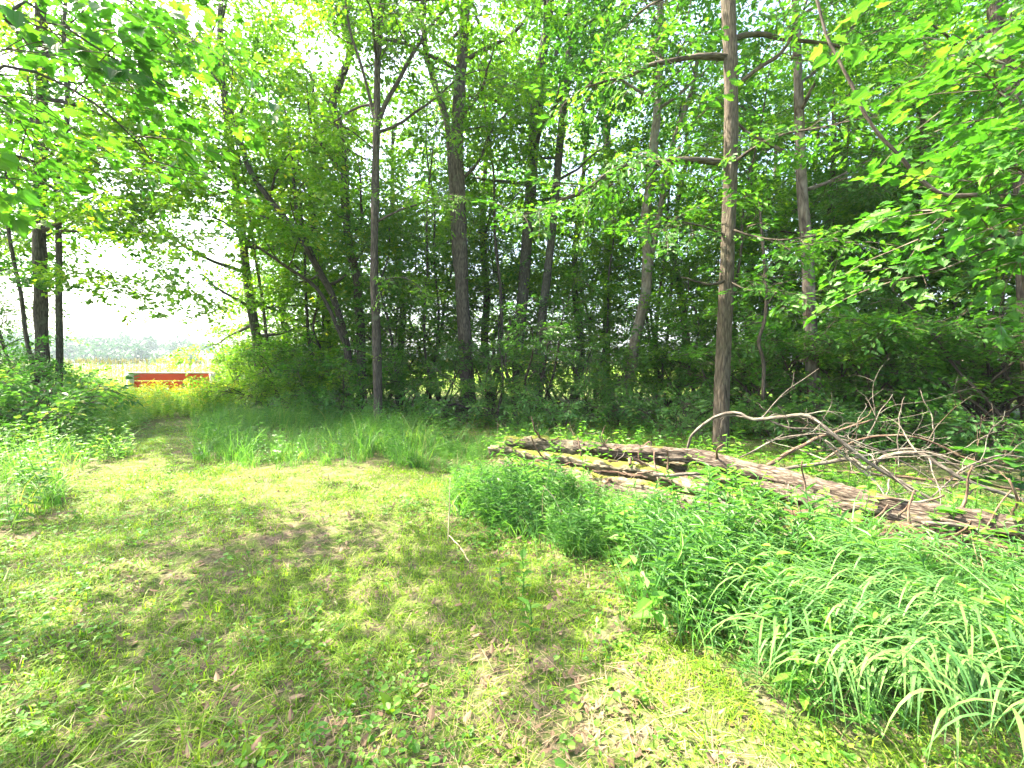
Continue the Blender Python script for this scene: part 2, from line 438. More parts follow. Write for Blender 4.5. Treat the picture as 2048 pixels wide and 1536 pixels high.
P_FAR = sprays('kite', 8, 10, length=0.90, nleaf=28, size=0.125, twigs=False)
P_MID = sprays('ovate', 6, 30, length=0.68, nleaf=24, size=0.10)
P_MAPLE = sprays('maple', 6, 50, length=0.70, nleaf=18, size=0.105)
P_OAK = sprays('oak', 6, 70, length=0.60, nleaf=18, size=0.11)
P_SHRUB = sprays('ovate', 6, 90, length=0.42, nleaf=18, size=0.085)

def d2e(d, rng, roll=0.35):
    d = d / (np.linalg.norm(d) + 1e-9)
    return (rng.normal() * roll, -math.asin(np.clip(d[2], -1, 1)), math.atan2(d[1], d[0]))

# ------------------------------------------------------------------ tree builder
def limb_line(p0, d, L, rng, n=6, lift=0.15, wob=0.18):
    d = np.asarray(d, float); d = d / np.linalg.norm(d)
    pts = [np.asarray(p0, float)]
    for i in range(n):
        d = d + rng.normal(size=3) * wob + np.array([0, 0, lift / n])
        d /= np.linalg.norm(d)
        pts.append(pts[-1] + d * L / n)
    return np.array(pts)

class Crown:
    def __init__(s): s.p = []; s.r = []; s.s = []
    def put(s, p, d, rng, scale=1.0, roll=0.35):
        s.p.append(p); s.r.append(d2e(d, rng, roll)); s.s.append(scale * rng.uniform(0.75, 1.25))

def clothe(line, r0, crown, twigs, rng, nsub, L, start=0.25, dens=1.0, scale=1.0, sides=4):
    """side twigs along a limb, sprays of leaves along the twigs"""
    n = len(line) - 1
    for k in range(nsub):
        t = start + (1 - start) * (k + rng.random()) / nsub
        i = min(int(t * n), n - 1); f = t * n - i
        p = line[i] * (1 - f) + line[i + 1] * f
        d = line[i + 1] - line[i]; d /= np.linalg.norm(d) + 1e-9
        a = rng.uniform(0.5, 1.25) * (1 if k % 2 else -1)
        dd = np.array([d[0] * cos(a) - d[1] * sin(a), d[0] * sin(a) + d[1] * cos(a), d[2] * 0.4 + rng.normal() * 0.25])
        ll = L * (0.55 - 0.28 * t) * rng.uniform(0.7, 1.3)
        sub = limb_line(p, dd, ll, rng, n=4, lift=-0.05, wob=0.22)
        tube(twigs, sub, [max(r0 * 0.28 * (1 - 0.6 * t), 0.006), 0.003], 5, 3, seed=int(rng.integers(1e6)), caps=False)
        m = max(2, int(round((2 + ll * 2.9) * dens)))
        for j in range(m):
            tt = 0.25 + 0.75 * (j + rng.random()) / m
            q = min(int(tt * 4), 3); g = tt * 4 - q
            pp = sub[q] * (1 - g) + sub[q + 1] * g
            e = sub[q + 1] - sub[q]; e /= np.linalg.norm(e) + 1e-9
            b = rng.normal() * 0.8
            e2 = np.array([e[0] * cos(b) - e[1] * sin(b), e[0] * sin(b) + e[1] * cos(b), e[2] * 0.5 + rng.normal() * 0.25])
            crown.put(pp, e2, rng, scale)

def make_tree(name, label, trunk, rad, bark, leafm, protos, seed, group=None, limbs=(), n_limbs=14, limb_from=0.35, limb_len=2.6,
              limb_el=0.35, dens=0.70, scale=1.0, nsub=8, sides=14, n=40, ridge=0.0, rough=0.04, flare=0.35, shoots=0, stems=(), cat="tree", azi=None, up_taper=0.75, lean_limb=None):
    """a tree: root at the base; parts trunk, stem, branch, twigs and crown. limbs: [(points, r0)] seen one by one in the photograph"""
    rng = np.random.default_rng(seed)
    trunk = np.asarray(trunk, float)
    girth = 0.95 * cos(math.atan2(abs(trunk[0][0]), max(trunk[0][1], 0.1))) ** 1.1 if trunk[0][1] > 5 else 1.0
    rad = [q * girth for q in rad]; stems = [(p_, [q * girth for q in r_]) for p_, r_ in stems]
    base = trunk[0].copy(); base[2] = float(relief(base[0], base[1]))
    root = empty(name, base)
    tag(root, label, cat, group)
    mb = MB()
    c, r = tube(mb, np.vstack([trunk[0] - [0, 0, 0.25], trunk]), rad, n, sides, seed=seed, rough=rough, ridge=ridge, flare=flare, grit=0.02 if sides >= 20 else 0)
    mb.build('trunk', M[bark], root, smooth=True, origin=base)
    crown, tw = Crown(), MB()
    H = np.r_[0, np.cumsum(np.linalg.norm(np.diff(c, axis=0), axis=1))]
    lines = []
    for pts, rr in stems:
        sb = MB()
        cs, rs = tube(sb, pts, rr, 24, max(8, sides - 4), seed=seed + 7, rough=rough, ridge=ridge * 0.7)
        sb.build('stem', M[bark], root, smooth=True, origin=base)
        lines.append((cs, rs))
        for k in range(max(3, n_limbs // 3)):
            t = rng.uniform(0.45, 0.98); i = int(t * 22)
            a = rng.random() * 6.28; e = limb_el + rng.normal() * 0.2
            ln = limb_line(cs[i], [cos(a) * cos(e), sin(a) * cos(e), sin(e)], limb_len * rng.uniform(0.5, 0.9), rng)
            tube(tw, ln, [rs[i] * 0.5, 0.006], 8, 4, seed=int(rng.integers(1e6)), caps=False)
            clothe(ln, rs[i] * 0.5, crown, tw, rng, nsub, limb_len * 0.8, dens=dens, scale=scale)
    for pts, r0 in limbs:
        lb = MB()
        cs, rs = tube(lb, pts, [r0, r0 * 0.62, r0 * 0.22], 22, 8, seed=int(rng.integers(1e6)), rough=0.08, jitter=r0 * 0.25)
        lb.build('branch', M[bark], root, smooth=True, origin=base)
        LL = np.linalg.norm(np.diff(cs, axis=0), axis=1).sum()
        clothe(cs[::3], r0, crown, tw, rng, int(5 + LL * 2.4), max(LL * 0.55, 1.0), start=0.18, dens=dens, scale=scale)
    for k in range(n_limbs):
        t = limb_from + (0.99 - limb_from) * (k + rng.random() * 0.7) / max(n_limbs, 1)
        i = min(int(np.searchsorted(H, t * H[-1])), len(c) - 1)
        a = k * 2.4 + rng.normal() * 0.4 if azi is None else azi[k % len(azi)] + rng.normal() * 0.3
        e = limb_el + rng.normal() * 0.18 + 0.3 * (t - 0.5)
        L = limb_len * (1.15 - 0.6 * max(0, t - 0.4)) * rng.uniform(0.7, 1.15)
        ln = limb_line(c[i], [cos(a) * cos(e), sin(a) * cos(e), sin(e)], L, rng)
        r0 = min(r[i] * 0.5, 0.012 + 0.018 * L)
        bb = MB()
        tube(bb, ln, [r0, r0 * 0.6, 0.006], 10, 5, seed=int(rng.integers(1e6)), caps=False)
        bb.build('branch', M[bark], root, smooth=True, origin=base)
        clothe(ln, r0, crown, tw, rng, nsub, L, dens=dens, scale=scale)
    for k in range(shoots):
        i = rng.integers(int(len(c) * 0.12), int(len(c) * 0.8))
        a = rng.random() * 6.28
        crown.put(c[i], np.array([cos(a), sin(a), rng.uniform(-0.1, 0.5)]), rng, scale * 0.8)
    if tw.n:
        tag(tw.build('twigs', M['twig'], root, origin=base), kind="stuff")
    if crown.p:
        cb = MB()
        cb.scatter(protos, crown.p, crown.r, crown.s, rng.integers(0, len(protos), len(crown.p)), rng)
        cr = cb.build('crown', [M[leafm], M['twig']], root, origin=base)
        tag(cr, kind="stuff")
    return root

def zig(pxs, ds, extra=None):
    """a line through pixels of the photograph at the given distances, with an optional continuation above the picture"""
    ds = np.interp(np.linspace(0, 1, len(pxs)), np.linspace(0, 1, len(np.atleast_1d(ds))), np.atleast_1d(ds)) if np.ndim(ds) else [ds] * len(pxs)
    p = [at(x, y, d) for (x, y), d in zip(pxs, ds)]
    if extra is not None:
        for e in extra:
            p.append(p[-1] + np.array(e, float))
    return np.array(p)

# ================================================================== THE SETTING
# ground: one sheet, fine near the camera, out to the horizon
u = np.linspace(-1, 1, 191)
gx = np.sinh(u * 6.2) / np.sinh(6.2) * 800
X, Y = np.meshgrid(gx, gx + 6, indexing='ij')
Z = relief(X, Y)
gm = MB()
nn = len(u)
ii = np.arange(nn - 1)[:, None] * nn + np.arange(nn - 1)[None]
gm.add(np.stack([X, Y, Z], -1).reshape(-1, 3), [np.stack([ii, ii + nn, ii + nn + 1, ii + 1], -1).reshape(-1, 4)])

def ground_mat():
    m, N, L, out = newmat('ground soil and thatch')
    g = N.new("ShaderNodeNewGeometry")
    def noise(s, d=8, r=0.6, st=(1, 1, 1)):
        mp = N.new("ShaderNodeMapping"); mp.inputs["Scale"].default_value = st; L.new(g.outputs["Position"], mp.inputs[0])
        n = N.new("ShaderNodeTexNoise"); n.inputs["Scale"].default_value = s; n.inputs["Detail"].default_value = d; n.inputs["Roughness"].default_value = r
        L.new(mp.outputs[0], n.inputs["Vector"]); return n
    fine = noise(38, 8, 0.7); mid = noise(5.5, 8, 0.7); big = noise(0.35, 3)
    soil = ramp(N, [(0.30, (0.055, 0.040, 0.030)), (0.52, (0.125, 0.095, 0.070)), (0.72, (0.26, 0.205, 0.150))]); L.new(fine.outputs["Fac"], soil.inputs[0])
    green = ramp(N, [(0.30, (0.030, 0.062, 0.010)), (0.70, (0.095, 0.150, 0.020))]); L.new(fine.outputs["Fac"], green.inputs[0])
    k = ramp(N, [(0.38, (0.0, 0.0, 0.0)), (0.56, (0.9, 0.9, 0.9))]); L.new(mid.outputs["Fac"], k.inputs[0])
    mx = N.new("ShaderNodeMix"); mx.data_type = 'RGBA'; L.new(k.outputs[0], mx.inputs[0]); L.new(soil.outputs[0], mx.inputs[6]); L.new(green.outputs[0], mx.inputs[7])
    # farmland beyond the wood is green
    ln = N.new("ShaderNodeVectorMath"); ln.operation = 'LENGTH'; L.new(g.outputs["Position"], ln.inputs[0])
    mr = N.new("ShaderNodeMapRange"); mr.inputs[1].default_value = 24; mr.inputs[2].default_value = 30; L.new(ln.outputs["Value"], mr.inputs[0])
    fld = ramp(N, [(0.3, (0.10, 0.17, 0.03)), (0.7, (0.20, 0.25, 0.05))]); L.new(big.outputs["Fac"], fld.inputs[0])
    m2 = N.new("ShaderNodeMix"); m2.data_type = 'RGBA'; L.new(mr.outputs[0], m2.inputs[0]); L.new(mx.outputs[2], m2.inputs[6]); L.new(fld.outputs[0], m2.inputs[7])
    bp = N.new("ShaderNodeBump"); bp.inputs["Strength"].default_value = 0.8; bp.inputs["Distance"].default_value = 0.02; L.new(fine.outputs["Fac"], bp.inputs["Height"])
    bs = N.new("ShaderNodeBsdfPrincipled"); bs.inputs["Roughness"].default_value = 0.95; bs.inputs["Specular IOR Level"].default_value = 0.1
    L.new(m2.outputs[2], bs.inputs["Base Color"]); L.new(bp.outputs[0], bs.inputs["Normal"]); L.new(bs.outputs[0], out.inputs[0])
    return m
tag(gm.build('ground', ground_mat(), smooth=True), 'grassy woodland track and forest floor', kind="structure")

# far hill with woods on it
def hill_h(x, y):
    s = np.clip(1 - ((x + 330) / 230) ** 2, 0, 1) ** 0.8 * 11
    return s * np.clip((y - 190) / 70, 0, 1) * np.clip((420 - y) / 60, 0, 1)
hx = np.linspace(-620, 0, 63); hy = np.linspace(188, 422, 40)
HX, HY = np.meshgrid(hx, hy, indexing='ij')
hm = MB()
hi = np.arange(62)[:, None] * 40 + np.arange(39)[None]
hm.add(np.stack([HX, HY, hill_h(HX, HY) - 0.4], -1).reshape(-1, 3), [np.stack([hi, hi + 40, hi + 41, hi + 1], -1).reshape(-1, 4)])
tag(hm.build('hill', noise_mat('hill meadow', (0.06, 0.10, 0.03), (0.12, 0.17, 0.05), scale=0.05), smooth=True), 'low wooded hill beyond the corn field', kind="structure")

def far_crown(seed):
    rg = np.random.default_rng(seed); mb = MB()
    for i in range(80):
        d = rg.normal(size=3); d /= np.linalg.norm(d); d[2] = abs(d[2]) * 1.1 - 0.15
        lob = 1 + 0.25 * sin(3 * math.atan2(d[1], d[0]) + seed) + 0.15 * sin(5 * d[2] + seed)
        p = d * np.array([4.4, 4.4, 5.2]) * lob * rg.uniform(0.7, 1.0) + np.array([0, 0, 5.0])
        a = rg.normal(size=3); leaf(mb, p, a, d + rg.normal(size=3) * 0.4, rg.uniform(1.7, 3.0), 'kite', rg)
    return mb.arrays()
FC = [far_crown(s) for s in range(5)]
rng = np.random.default_rng(5)
px_ = rng.uniform(-480, 20, 620); py_ = rng.uniform(192, 290, 620)
keep = rng.random(620) < np.clip(1.35 - (py_ - 192) / 160, 0.2, 1)
px_, py_ = px_[keep], py_[keep]
fm = MB()
fs = rng.uniform(0.5, 1.15, len(px_)) * np.interp(px_, [-260, -150, 60], [1.0, 0.75, 0.7])
fm.scatter(FC, np.stack([px_, py_, hill_h(px_, py_) - 1], 1), np.stack([0 * px_, 0 * px_, rng.random(len(px_)) * 6.28], 1), fs, rng.integers(0, 5, len(px_)), rng)
tag(fm.build('distant_woods', M['farleaf']), 'hazy blue-green woods covering the far hill', 'woods', kind="stuff")

# corn field beyond the wood
def corn_plant(seed):
    rg = np.random.default_rng(seed); mb = MB()
    h = 1.62
    tube(mb, [(0, 0, 0), (0.01, 0, h)], [0.014, 0.007], 3, 3, caps=False, mat=0, var=0.6)
    for i in range(7):
        z = 0.45 + 1.1 * i / 7; a = (i % 2) * pi + rg.normal() * 0.35 + seed
        L = rg.uniform(0.45, 0.75); d = np.array([cos(a), sin(a), 0]); s = np.array([-sin(a), cos(a), 0])
        vr = rg.random(); V = []
        for k in range(4):
            t = k / 3; c = np.array([0, 0, z]) + d * L * (t * 0.85) + np.array([0, 0, L * (0.75 * t - 0.95 * t * t)])
            w = 0.042 * (1 - t) ** 0.6 * (1 if k else 0.6)
            V += [c + s * w, c - s * w]
        mb.add(V, [np.array([[0, 1, 3, 2], [2, 3, 5, 4], [4, 5, 7, 6]])], var=vr)
    for i in range(4):
        a = rg.random() * 6.28; t = rg.uniform(0.03, 0.11)
        tube(mb, [(0.01, 0, h - 0.02), (0.01 + cos(a) * t, sin(a) * t, h + rg.uniform(0.15, 0.28))], [0.008, 0.005], 2, 3, caps=False, mat=1, var=rg.random())
    return mb.arrays()
CP = [corn_plant(s) for s in range(4)]
rng = np.random.default_rng(6)
pts = []
for k, yy in enumerate(np.r_[np.arange(23.5, 34, 0.78), np.arange(34.5, 50, 2.6)]):
    st = 0.42 if yy < 26 else (0.8 if yy < 34 else 1.6)
    xs = np.arange(-62 if yy > 27 else -40, 26, st) + rng.normal(size=len(np.arange(-62 if yy > 27 else -40, 26, st))) * 0.06
    pts.append(np.stack([xs, np.full(len(xs), yy) + rng.normal(size=len(xs)) * 0.05 + 0.02 * xs, 0 * xs], 1))
pts = np.concatenate(pts); n = len(pts)
cm = MB()
cm.scatter(CP, pts, np.stack([rng.normal(size=n) * 0.05, rng.normal(size=n) * 0.05, rng.random(n) * 6.28], 1), rng.uniform(0.92, 1.08, n), rng.integers(0, 4, n), rng)
tag(cm.build('corn_field_crop', [M['corn'], M['tassel']]), 'sunlit yellow-green corn with tan tassels behind the red board', 'corn', kind="stuff")

# ================================================================== RED BOARD BETWEEN TWO POSTS
D = 17.0
pl, pr_ = at(260, 746, D), at(440, 748, D)
root = empty('red_board_barrier', (0.5 * (pl[0] + pr_[0]), D, 0))
tag(root, 'long red painted board barrier between two pale posts before the corn', 'barrier')
def box(mb, x0, x1, y0, y1, z0, z1, rnd=0.012):
    v = []
    for z in (z0, z1):
        for (x, y) in ((x0, y0), (x1, y0), (x1, y1), (x0, y1)):
            v.append((x, y, z))
    mb.add(v, [np.array([[0, 3, 2, 1], [4, 5, 6, 7], [0, 1, 5, 4], [1, 2, 6, 5], [2, 3, 7, 6], [3, 0, 4, 7]])])
def bevel(o, w=0.012):
    b = o.modifiers.new('bevel', 'BEVEL'); b.width = w; b.segments = 2
    return o
hw = 0.5 * (pr_[0] - pl[0]); top = pl[2]
for k, (z0, z1) in enumerate([(top - 0.30, top - 0.02), (top - 0.62, top - 0.32), (top - 0.94, top - 0.64)]):
    b = MB(); box(b, -hw + 0.14, hw - 0.22, -0.03 + 0.004 * k, 0.03 + 0.004 * k, z0, z1); bevel(b.build('red_plank', M['red'], root))
b = MB(); box(b, -hw + 0.12, hw - 0.20, -0.06, 0.06, top - 0.018, top + 0.035); bevel(b.build('top_rail', M['post_grey'], root))
b = MB(); tube(b, [(-hw + 0.06, -0.05, -0.2), (-hw + 0.05, -0.05, top * 0.5), (-hw + 0.06, -0.05, top + 0.03)], [0.13, 0.13], 8, 6, rough=0.05, seed=3); tag(b.build('post', M['post_grey'], root), 'grey square post at the end')
b = MB(); tube(b, [(hw - 0.10, -0.12, -0.2), (hw - 0.09, -0.12, top * 0.5), (hw - 0.13, -0.12, top - 0.02)], [0.19, 0.18, 0.19], 14, 14, rough=0.05, ridge=0.06, seed=4); tag(b.build('post', M['post'], root, smooth=True), 'bleached split wooden post')

# ================================================================== TREES SEEN ONE BY ONE
UP = [(0.0, 0.3, 2.5), (0.1, 0.2, 3.0)]
# oak beside the log pile
D = 7.8
oak_tr = zig([(1442, 900), (1444, 780), (1449, 640), (1455, 500), (1460, 380), (1462, 250), (1461, 120), (1457, 0), (1455, -120)], D, [(0.1, 0.3, 2.0), (0, 0.2, 2.2)])
oak_tr[0][2] = 0.0
oak_l = [
    (zig([(1452, 326), (1400, 318), (1340, 322), (1290, 330), (1240, 336), (1205, 352), (1160, 385), (1110, 405), (1060, 430)], [7.8, 7.0]), 0.060),
    (zig([(1455, 115), (1400, 112), (1340, 120), (1300, 128), (1262, 150), (1220, 160), (1170, 175)], [7.8, 7.1]), 0.055),
    (zig([(1466, 175), (1510, 140), (1560, 105), (1590, 60), (1612, 10), (1640, -60)], [7.8, 7.4]), 0.045),
    (zig([(1462, 330), (1500, 300), (1560, 270), (1640, 255), (1720, 240)], [7.8, 6.4]), 0.030),
    (zig([(1455, 455), (1500, 470), (1560, 480), (1640, 470), (1700, 490)], [7.8, 6.2]), 0.022),
    (zig([(1450, 470), (1400, 450), (1350, 445), (1310, 470)], [7.8, 6.8]), 0.022),
    (zig([(1452, 560), (1500, 580), (1560, 585), (1610, 600)], [7.8, 6.5]), 0.018),
]
oak = make_tree('oak_tree', 'stout ridged oak standing behind the log pile with long level limbs', oak_tr, [0.160, 0.145, 0.138, 0.135, 0.13, 0.125, 0.10, 0.08], 'bark_oak', 'oak', P_OAK, 101,
                limbs=oak_l, n_limbs=9, limb_from=0.55, limb_len=3.0, dens=0.9, sides=40, n=110, ridge=0.07, flare=0.22, shoots=22)
b = MB(); tube(b, zig([(1448, 562), (1420, 568), (1390, 562), (1362, 556)], [7.7, 7.3]), [0.025, 0.012], 10, 6, rough=0.1, jitter=0.01)
b.build('dead_stub', M['bark_oak'], oak, smooth=True, origin=oak.location)

# slim forked tree at the edge of the track
D = 11.0
make_tree('forked_tree', 'slim dark tree forking high up at the corner of the track', zig([(757, 858), (754, 700), (749, 560), (750, 400), (752, 300), (754, 240), (754, 200), (756, 100), (765, 0), (768, -100)], D, UP),
          [0.135, 0.118, 0.105, 0.097, 0.085, 0.075, 0.06, 0.045], 'bark_dark', 'maple', P_MID, 102, n_limbs=12, limb_from=0.40, limb_len=2.6, dens=0.8, sides=20, n=70, ridge=0.03, flare=0.3, shoots=16,
          stems=[(zig([(753, 255), (772, 205), (795, 165), (830, 100), (880, 30), (950, -50)], D), [0.065, 0.05, 0.03]),
                 (zig([(752, 250), (738, 190), (722, 130), (700, 60), (688, -20)], D), [0.05, 0.04, 0.025])],
          limbs=[(zig([(752, 445), (790, 425), (830, 410), (875, 395), (915, 385)], [11, 10.2]), 0.030),
                 (zig([(750, 300), (720, 275), (690, 255), (655, 240)], [11, 10.5]), 0.025),
                 (zig([(752, 570), (785, 555), (820, 560), (850, 585)], [11, 10.6]), 0.02)])
# crooked tree just left of it
D = 14.0
make_tree('crooked_tree', 'crooked dark tree bending over at the top behind the forked tree', zig([(724, 815), (722, 700), (717, 604), (713, 553), (701, 500), (692, 430), (688, 340), (677, 250), (665, 205), (680, 165), (700, 100), (690, 0)], D, UP[:1]),
          [0.17, 0.16, 0.155, 0.15, 0.14, 0.13, 0.12, 0.09, 0.06], 'bark_dark', 'maple', P_FAR, 103, n_limbs=12, limb_from=0.35, limb_len=2.6, sides=16, n=60, ridge=0.03, shoots=20)
# twin trunk
D = 13.0
make_tree('twin_trunk_tree', 'tall twin-trunked tree with a crooked second stem hugging it', zig([(940, 835), (935, 760), (932, 690), (926, 600), (923, 500), (920, 400), (914, 290), (918, 190), (925, 100), (930, 0)], D, UP),
          [0.24, 0.21, 0.20, 0.19, 0.18, 0.165, 0.14, 0.11, 0.07], 'bark_dark', 'maple', P_FAR, 104, n_limbs=16, limb_from=0.40, limb_len=3.0, sides=18, n=70, ridge=0.04, shoots=22,
          stems=[(zig([(926, 590), (913, 520), (908, 420), (902, 320), (893, 240), (870, 170), (850, 90), (845, 0)], D), [0.13, 0.12, 0.10, 0.07])])
# tree pair in the middle
D = 15.0
make_tree('ivy_clad_tree', 'tall grey-brown tree with leafy shoots up its trunk', zig([(1040, 822), (1036, 690), (1046, 587), (1056, 450), (1065, 335), (1068, 240), (1078, 150), (1092, 70), (1100, 0)], D, UP),
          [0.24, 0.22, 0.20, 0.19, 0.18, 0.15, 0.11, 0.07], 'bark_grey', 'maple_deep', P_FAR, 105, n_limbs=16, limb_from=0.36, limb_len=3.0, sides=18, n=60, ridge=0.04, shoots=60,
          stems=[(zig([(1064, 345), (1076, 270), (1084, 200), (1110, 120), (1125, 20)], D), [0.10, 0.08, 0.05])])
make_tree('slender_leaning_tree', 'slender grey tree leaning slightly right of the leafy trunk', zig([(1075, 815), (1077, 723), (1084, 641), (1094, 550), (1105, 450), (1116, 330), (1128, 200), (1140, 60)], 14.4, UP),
          [0.17, 0.15, 0.14, 0.13, 0.11, 0.08, 0.05], 'bark_grey', 'maple_deep', P_FAR, 106, n_limbs=12, limb_from=0.38, limb_len=2.6, sides=14, n=50, shoots=30)
make_tree('straight_dark_tree', 'straight dark pole-like tree deep in the wood', zig([(1212, 790), (1214, 640), (1216, 500), (1215, 350), (1214, 240), (1217, 100), (1218, -20)], 19.0, UP),
          [0.20, 0.19, 0.18, 0.17, 0.14, 0.09], 'bark_dark', 'maple', P_FAR, 107, n_limbs=16, limb_from=0.42, limb_len=3.2, sides=14, n=50)
# pale V-shaped tree
D = 12.5
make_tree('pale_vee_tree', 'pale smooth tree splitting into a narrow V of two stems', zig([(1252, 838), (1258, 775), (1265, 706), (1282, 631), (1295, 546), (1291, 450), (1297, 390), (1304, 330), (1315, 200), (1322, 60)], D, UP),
          [0.17, 0.155, 0.15, 0.14, 0.13, 0.10, 0.09, 0.07, 0.05], 'bark_pale', 'maple_deep', P_FAR, 108, n_limbs=12, limb_from=0.50, limb_len=2.6, sides=18, n=60, flare=0.25,
          stems=[(zig([(1295, 560), (1305, 500), (1314, 450), (1330, 370), (1346, 290), (1366, 230), (1388, 165), (1400, 60)], D), [0.10, 0.095, 0.08, 0.05])])
# woodpecker snag
D = 9.2
sn = make_tree('hollow_snag_tree', 'grey peeling trunk with a black woodpecker hole and rotten side', zig([(1637, 880), (1631, 810), (1622, 708), (1618, 605), (1614, 502), (1605, 400), (1601, 320), (1598, 220), (1594, 100)], D, [(0, 0.2, 2)]),
          [0.185, 0.165, 0.145, 0.135, 0.13, 0.12, 0.10, 0.06], 'snag', 'oak', P_MID, 109, n_limbs=7, limb_from=0.5, limb_len=2.4, sides=30, n=80, ridge=0.05, rough=0.05, flare=0.35)
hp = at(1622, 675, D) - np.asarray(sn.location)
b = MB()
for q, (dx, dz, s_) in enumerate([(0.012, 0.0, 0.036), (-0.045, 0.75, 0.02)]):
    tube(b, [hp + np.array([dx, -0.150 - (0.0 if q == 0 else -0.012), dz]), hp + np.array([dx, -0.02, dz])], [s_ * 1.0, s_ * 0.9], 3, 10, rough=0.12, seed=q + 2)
    o = b.build('trunk_hole', M['hole'], sn); b = MB()  # solid dark plug, its colour painting the shade of a hollow
# zigzag dark stem
make_tree('zigzag_tree', 'thin dark zigzag tree behind the hollow snag', zig([(1714, 835), (1717, 742), (1714, 684), (1693, 646), (1668, 605), (1662, 537), (1655, 460), (1665, 360), (1668, 240)], 11.5, UP[:1]),
          [0.11, 0.10, 0.095, 0.09, 0.08, 0.06, 0.04], 'bark_dark', 'shrub', P_MID, 110, n_limbs=9, limb_from=0.4, limb_len=2.0, sides=12, n=50, ridge=0.03, shoots=10)
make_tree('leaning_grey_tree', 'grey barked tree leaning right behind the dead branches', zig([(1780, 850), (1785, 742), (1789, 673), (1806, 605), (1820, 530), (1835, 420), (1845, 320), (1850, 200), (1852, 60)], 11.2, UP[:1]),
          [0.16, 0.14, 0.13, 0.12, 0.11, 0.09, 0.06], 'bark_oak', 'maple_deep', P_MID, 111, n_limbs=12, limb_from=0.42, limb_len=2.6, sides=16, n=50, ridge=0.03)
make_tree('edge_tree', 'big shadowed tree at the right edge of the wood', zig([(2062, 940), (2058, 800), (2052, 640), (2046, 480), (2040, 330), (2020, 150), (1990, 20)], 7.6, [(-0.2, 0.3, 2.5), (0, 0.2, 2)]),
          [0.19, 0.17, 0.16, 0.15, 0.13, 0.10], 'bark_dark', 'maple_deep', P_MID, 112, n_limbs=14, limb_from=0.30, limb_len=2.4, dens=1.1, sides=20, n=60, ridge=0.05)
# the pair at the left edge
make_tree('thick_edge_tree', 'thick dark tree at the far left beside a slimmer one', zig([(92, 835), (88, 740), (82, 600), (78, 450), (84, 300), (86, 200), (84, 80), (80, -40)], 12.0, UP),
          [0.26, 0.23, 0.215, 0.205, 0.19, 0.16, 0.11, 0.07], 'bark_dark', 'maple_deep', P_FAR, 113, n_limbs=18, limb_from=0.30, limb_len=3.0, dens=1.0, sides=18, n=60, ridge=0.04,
          limbs=[(zig([(84, 350), (50, 335), (20, 325), (-30, 305)], [12, 11.6]), 0.05)])
make_tree('slim_edge_tree', 'slim grey tree with a crook close beside the thick left tree', zig([(114, 838), (119, 740), (118, 600), (117, 450), (113, 370), (120, 320), (132, 265), (135, 180), (128, 60)], 12.2, UP[:1]),
          [0.13, 0.12, 0.115, 0.11, 0.10, 0.09, 0.06, 0.04], 'bark_grey', 'maple', P_FAR, 114, n_limbs=12, limb_from=0.36, limb_len=2.6, dens=0.9, sides=14, n=50,
          limbs=[(zig([(118, 352), (150, 345), (190, 340), (250, 335), (300, 325), (350, 305)], [12.2, 10.5]), 0.035), (zig([(118, 470), (170, 425), (230, 425), (285, 470), (325, 540)], [12.2, 9.5]), 0.022), (zig([(118, 560), (150, 545), (200, 560), (250, 590)], [12.2, 11]), 0.018)])
make_tree('leaning_edge_sapling', 'thin sapling leaning left beside the two left edge trunks', zig([(72, 830), (66, 740), (52, 670), (42, 590), (20, 480), (10, 380)], 11.8, UP[:1]),
          [0.09, 0.08, 0.07, 0.05, 0.03], 'bark_dark', 'maple_deep', P_FAR, 115, n_limbs=6, limb_from=0.4, limb_len=1.8, sides=10, n=36)
# leaning clump left of the forked tree
D = 13.5
make_tree('leaning_clump_tree', 'dark multi-stemmed tree leaning left over the track', zig([(700, 815), (695, 700), (668, 600), (640, 545), (612, 495), (580, 450), (540, 400), (500, 340), (470, 250)], D, [(-0.5, 0, 2)]),
          [0.13, 0.12, 0.11, 0.10, 0.08, 0.05], 'bark_dark', 'maple', P_FAR, 116, n_limbs=12, limb_from=0.30, limb_len=2.4, sides=14, n=50, shoots=10,
          stems=[(zig([(690, 690), (640, 585), (575, 535), (510, 490), (440, 440), (390, 430)], D - 0.4), [0.07, 0.06, 0.04, 0.02]),
                 (zig([(668, 600), (630, 520), (605, 460), (590, 400), (585, 320), (570, 220)], D + 0.3), [0.08, 0.07, 0.05, 0.03])])
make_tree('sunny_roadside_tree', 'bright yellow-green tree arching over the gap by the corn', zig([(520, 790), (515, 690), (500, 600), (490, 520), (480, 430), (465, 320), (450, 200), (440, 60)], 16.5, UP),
          [0.20, 0.19, 0.17, 0.15, 0.11, 0.07], 'bark_grey', 'bright', P_FAR, 117, n_limbs=28, limb_from=0.10, limb_len=3.6, dens=1.0, sides=12, n=40)

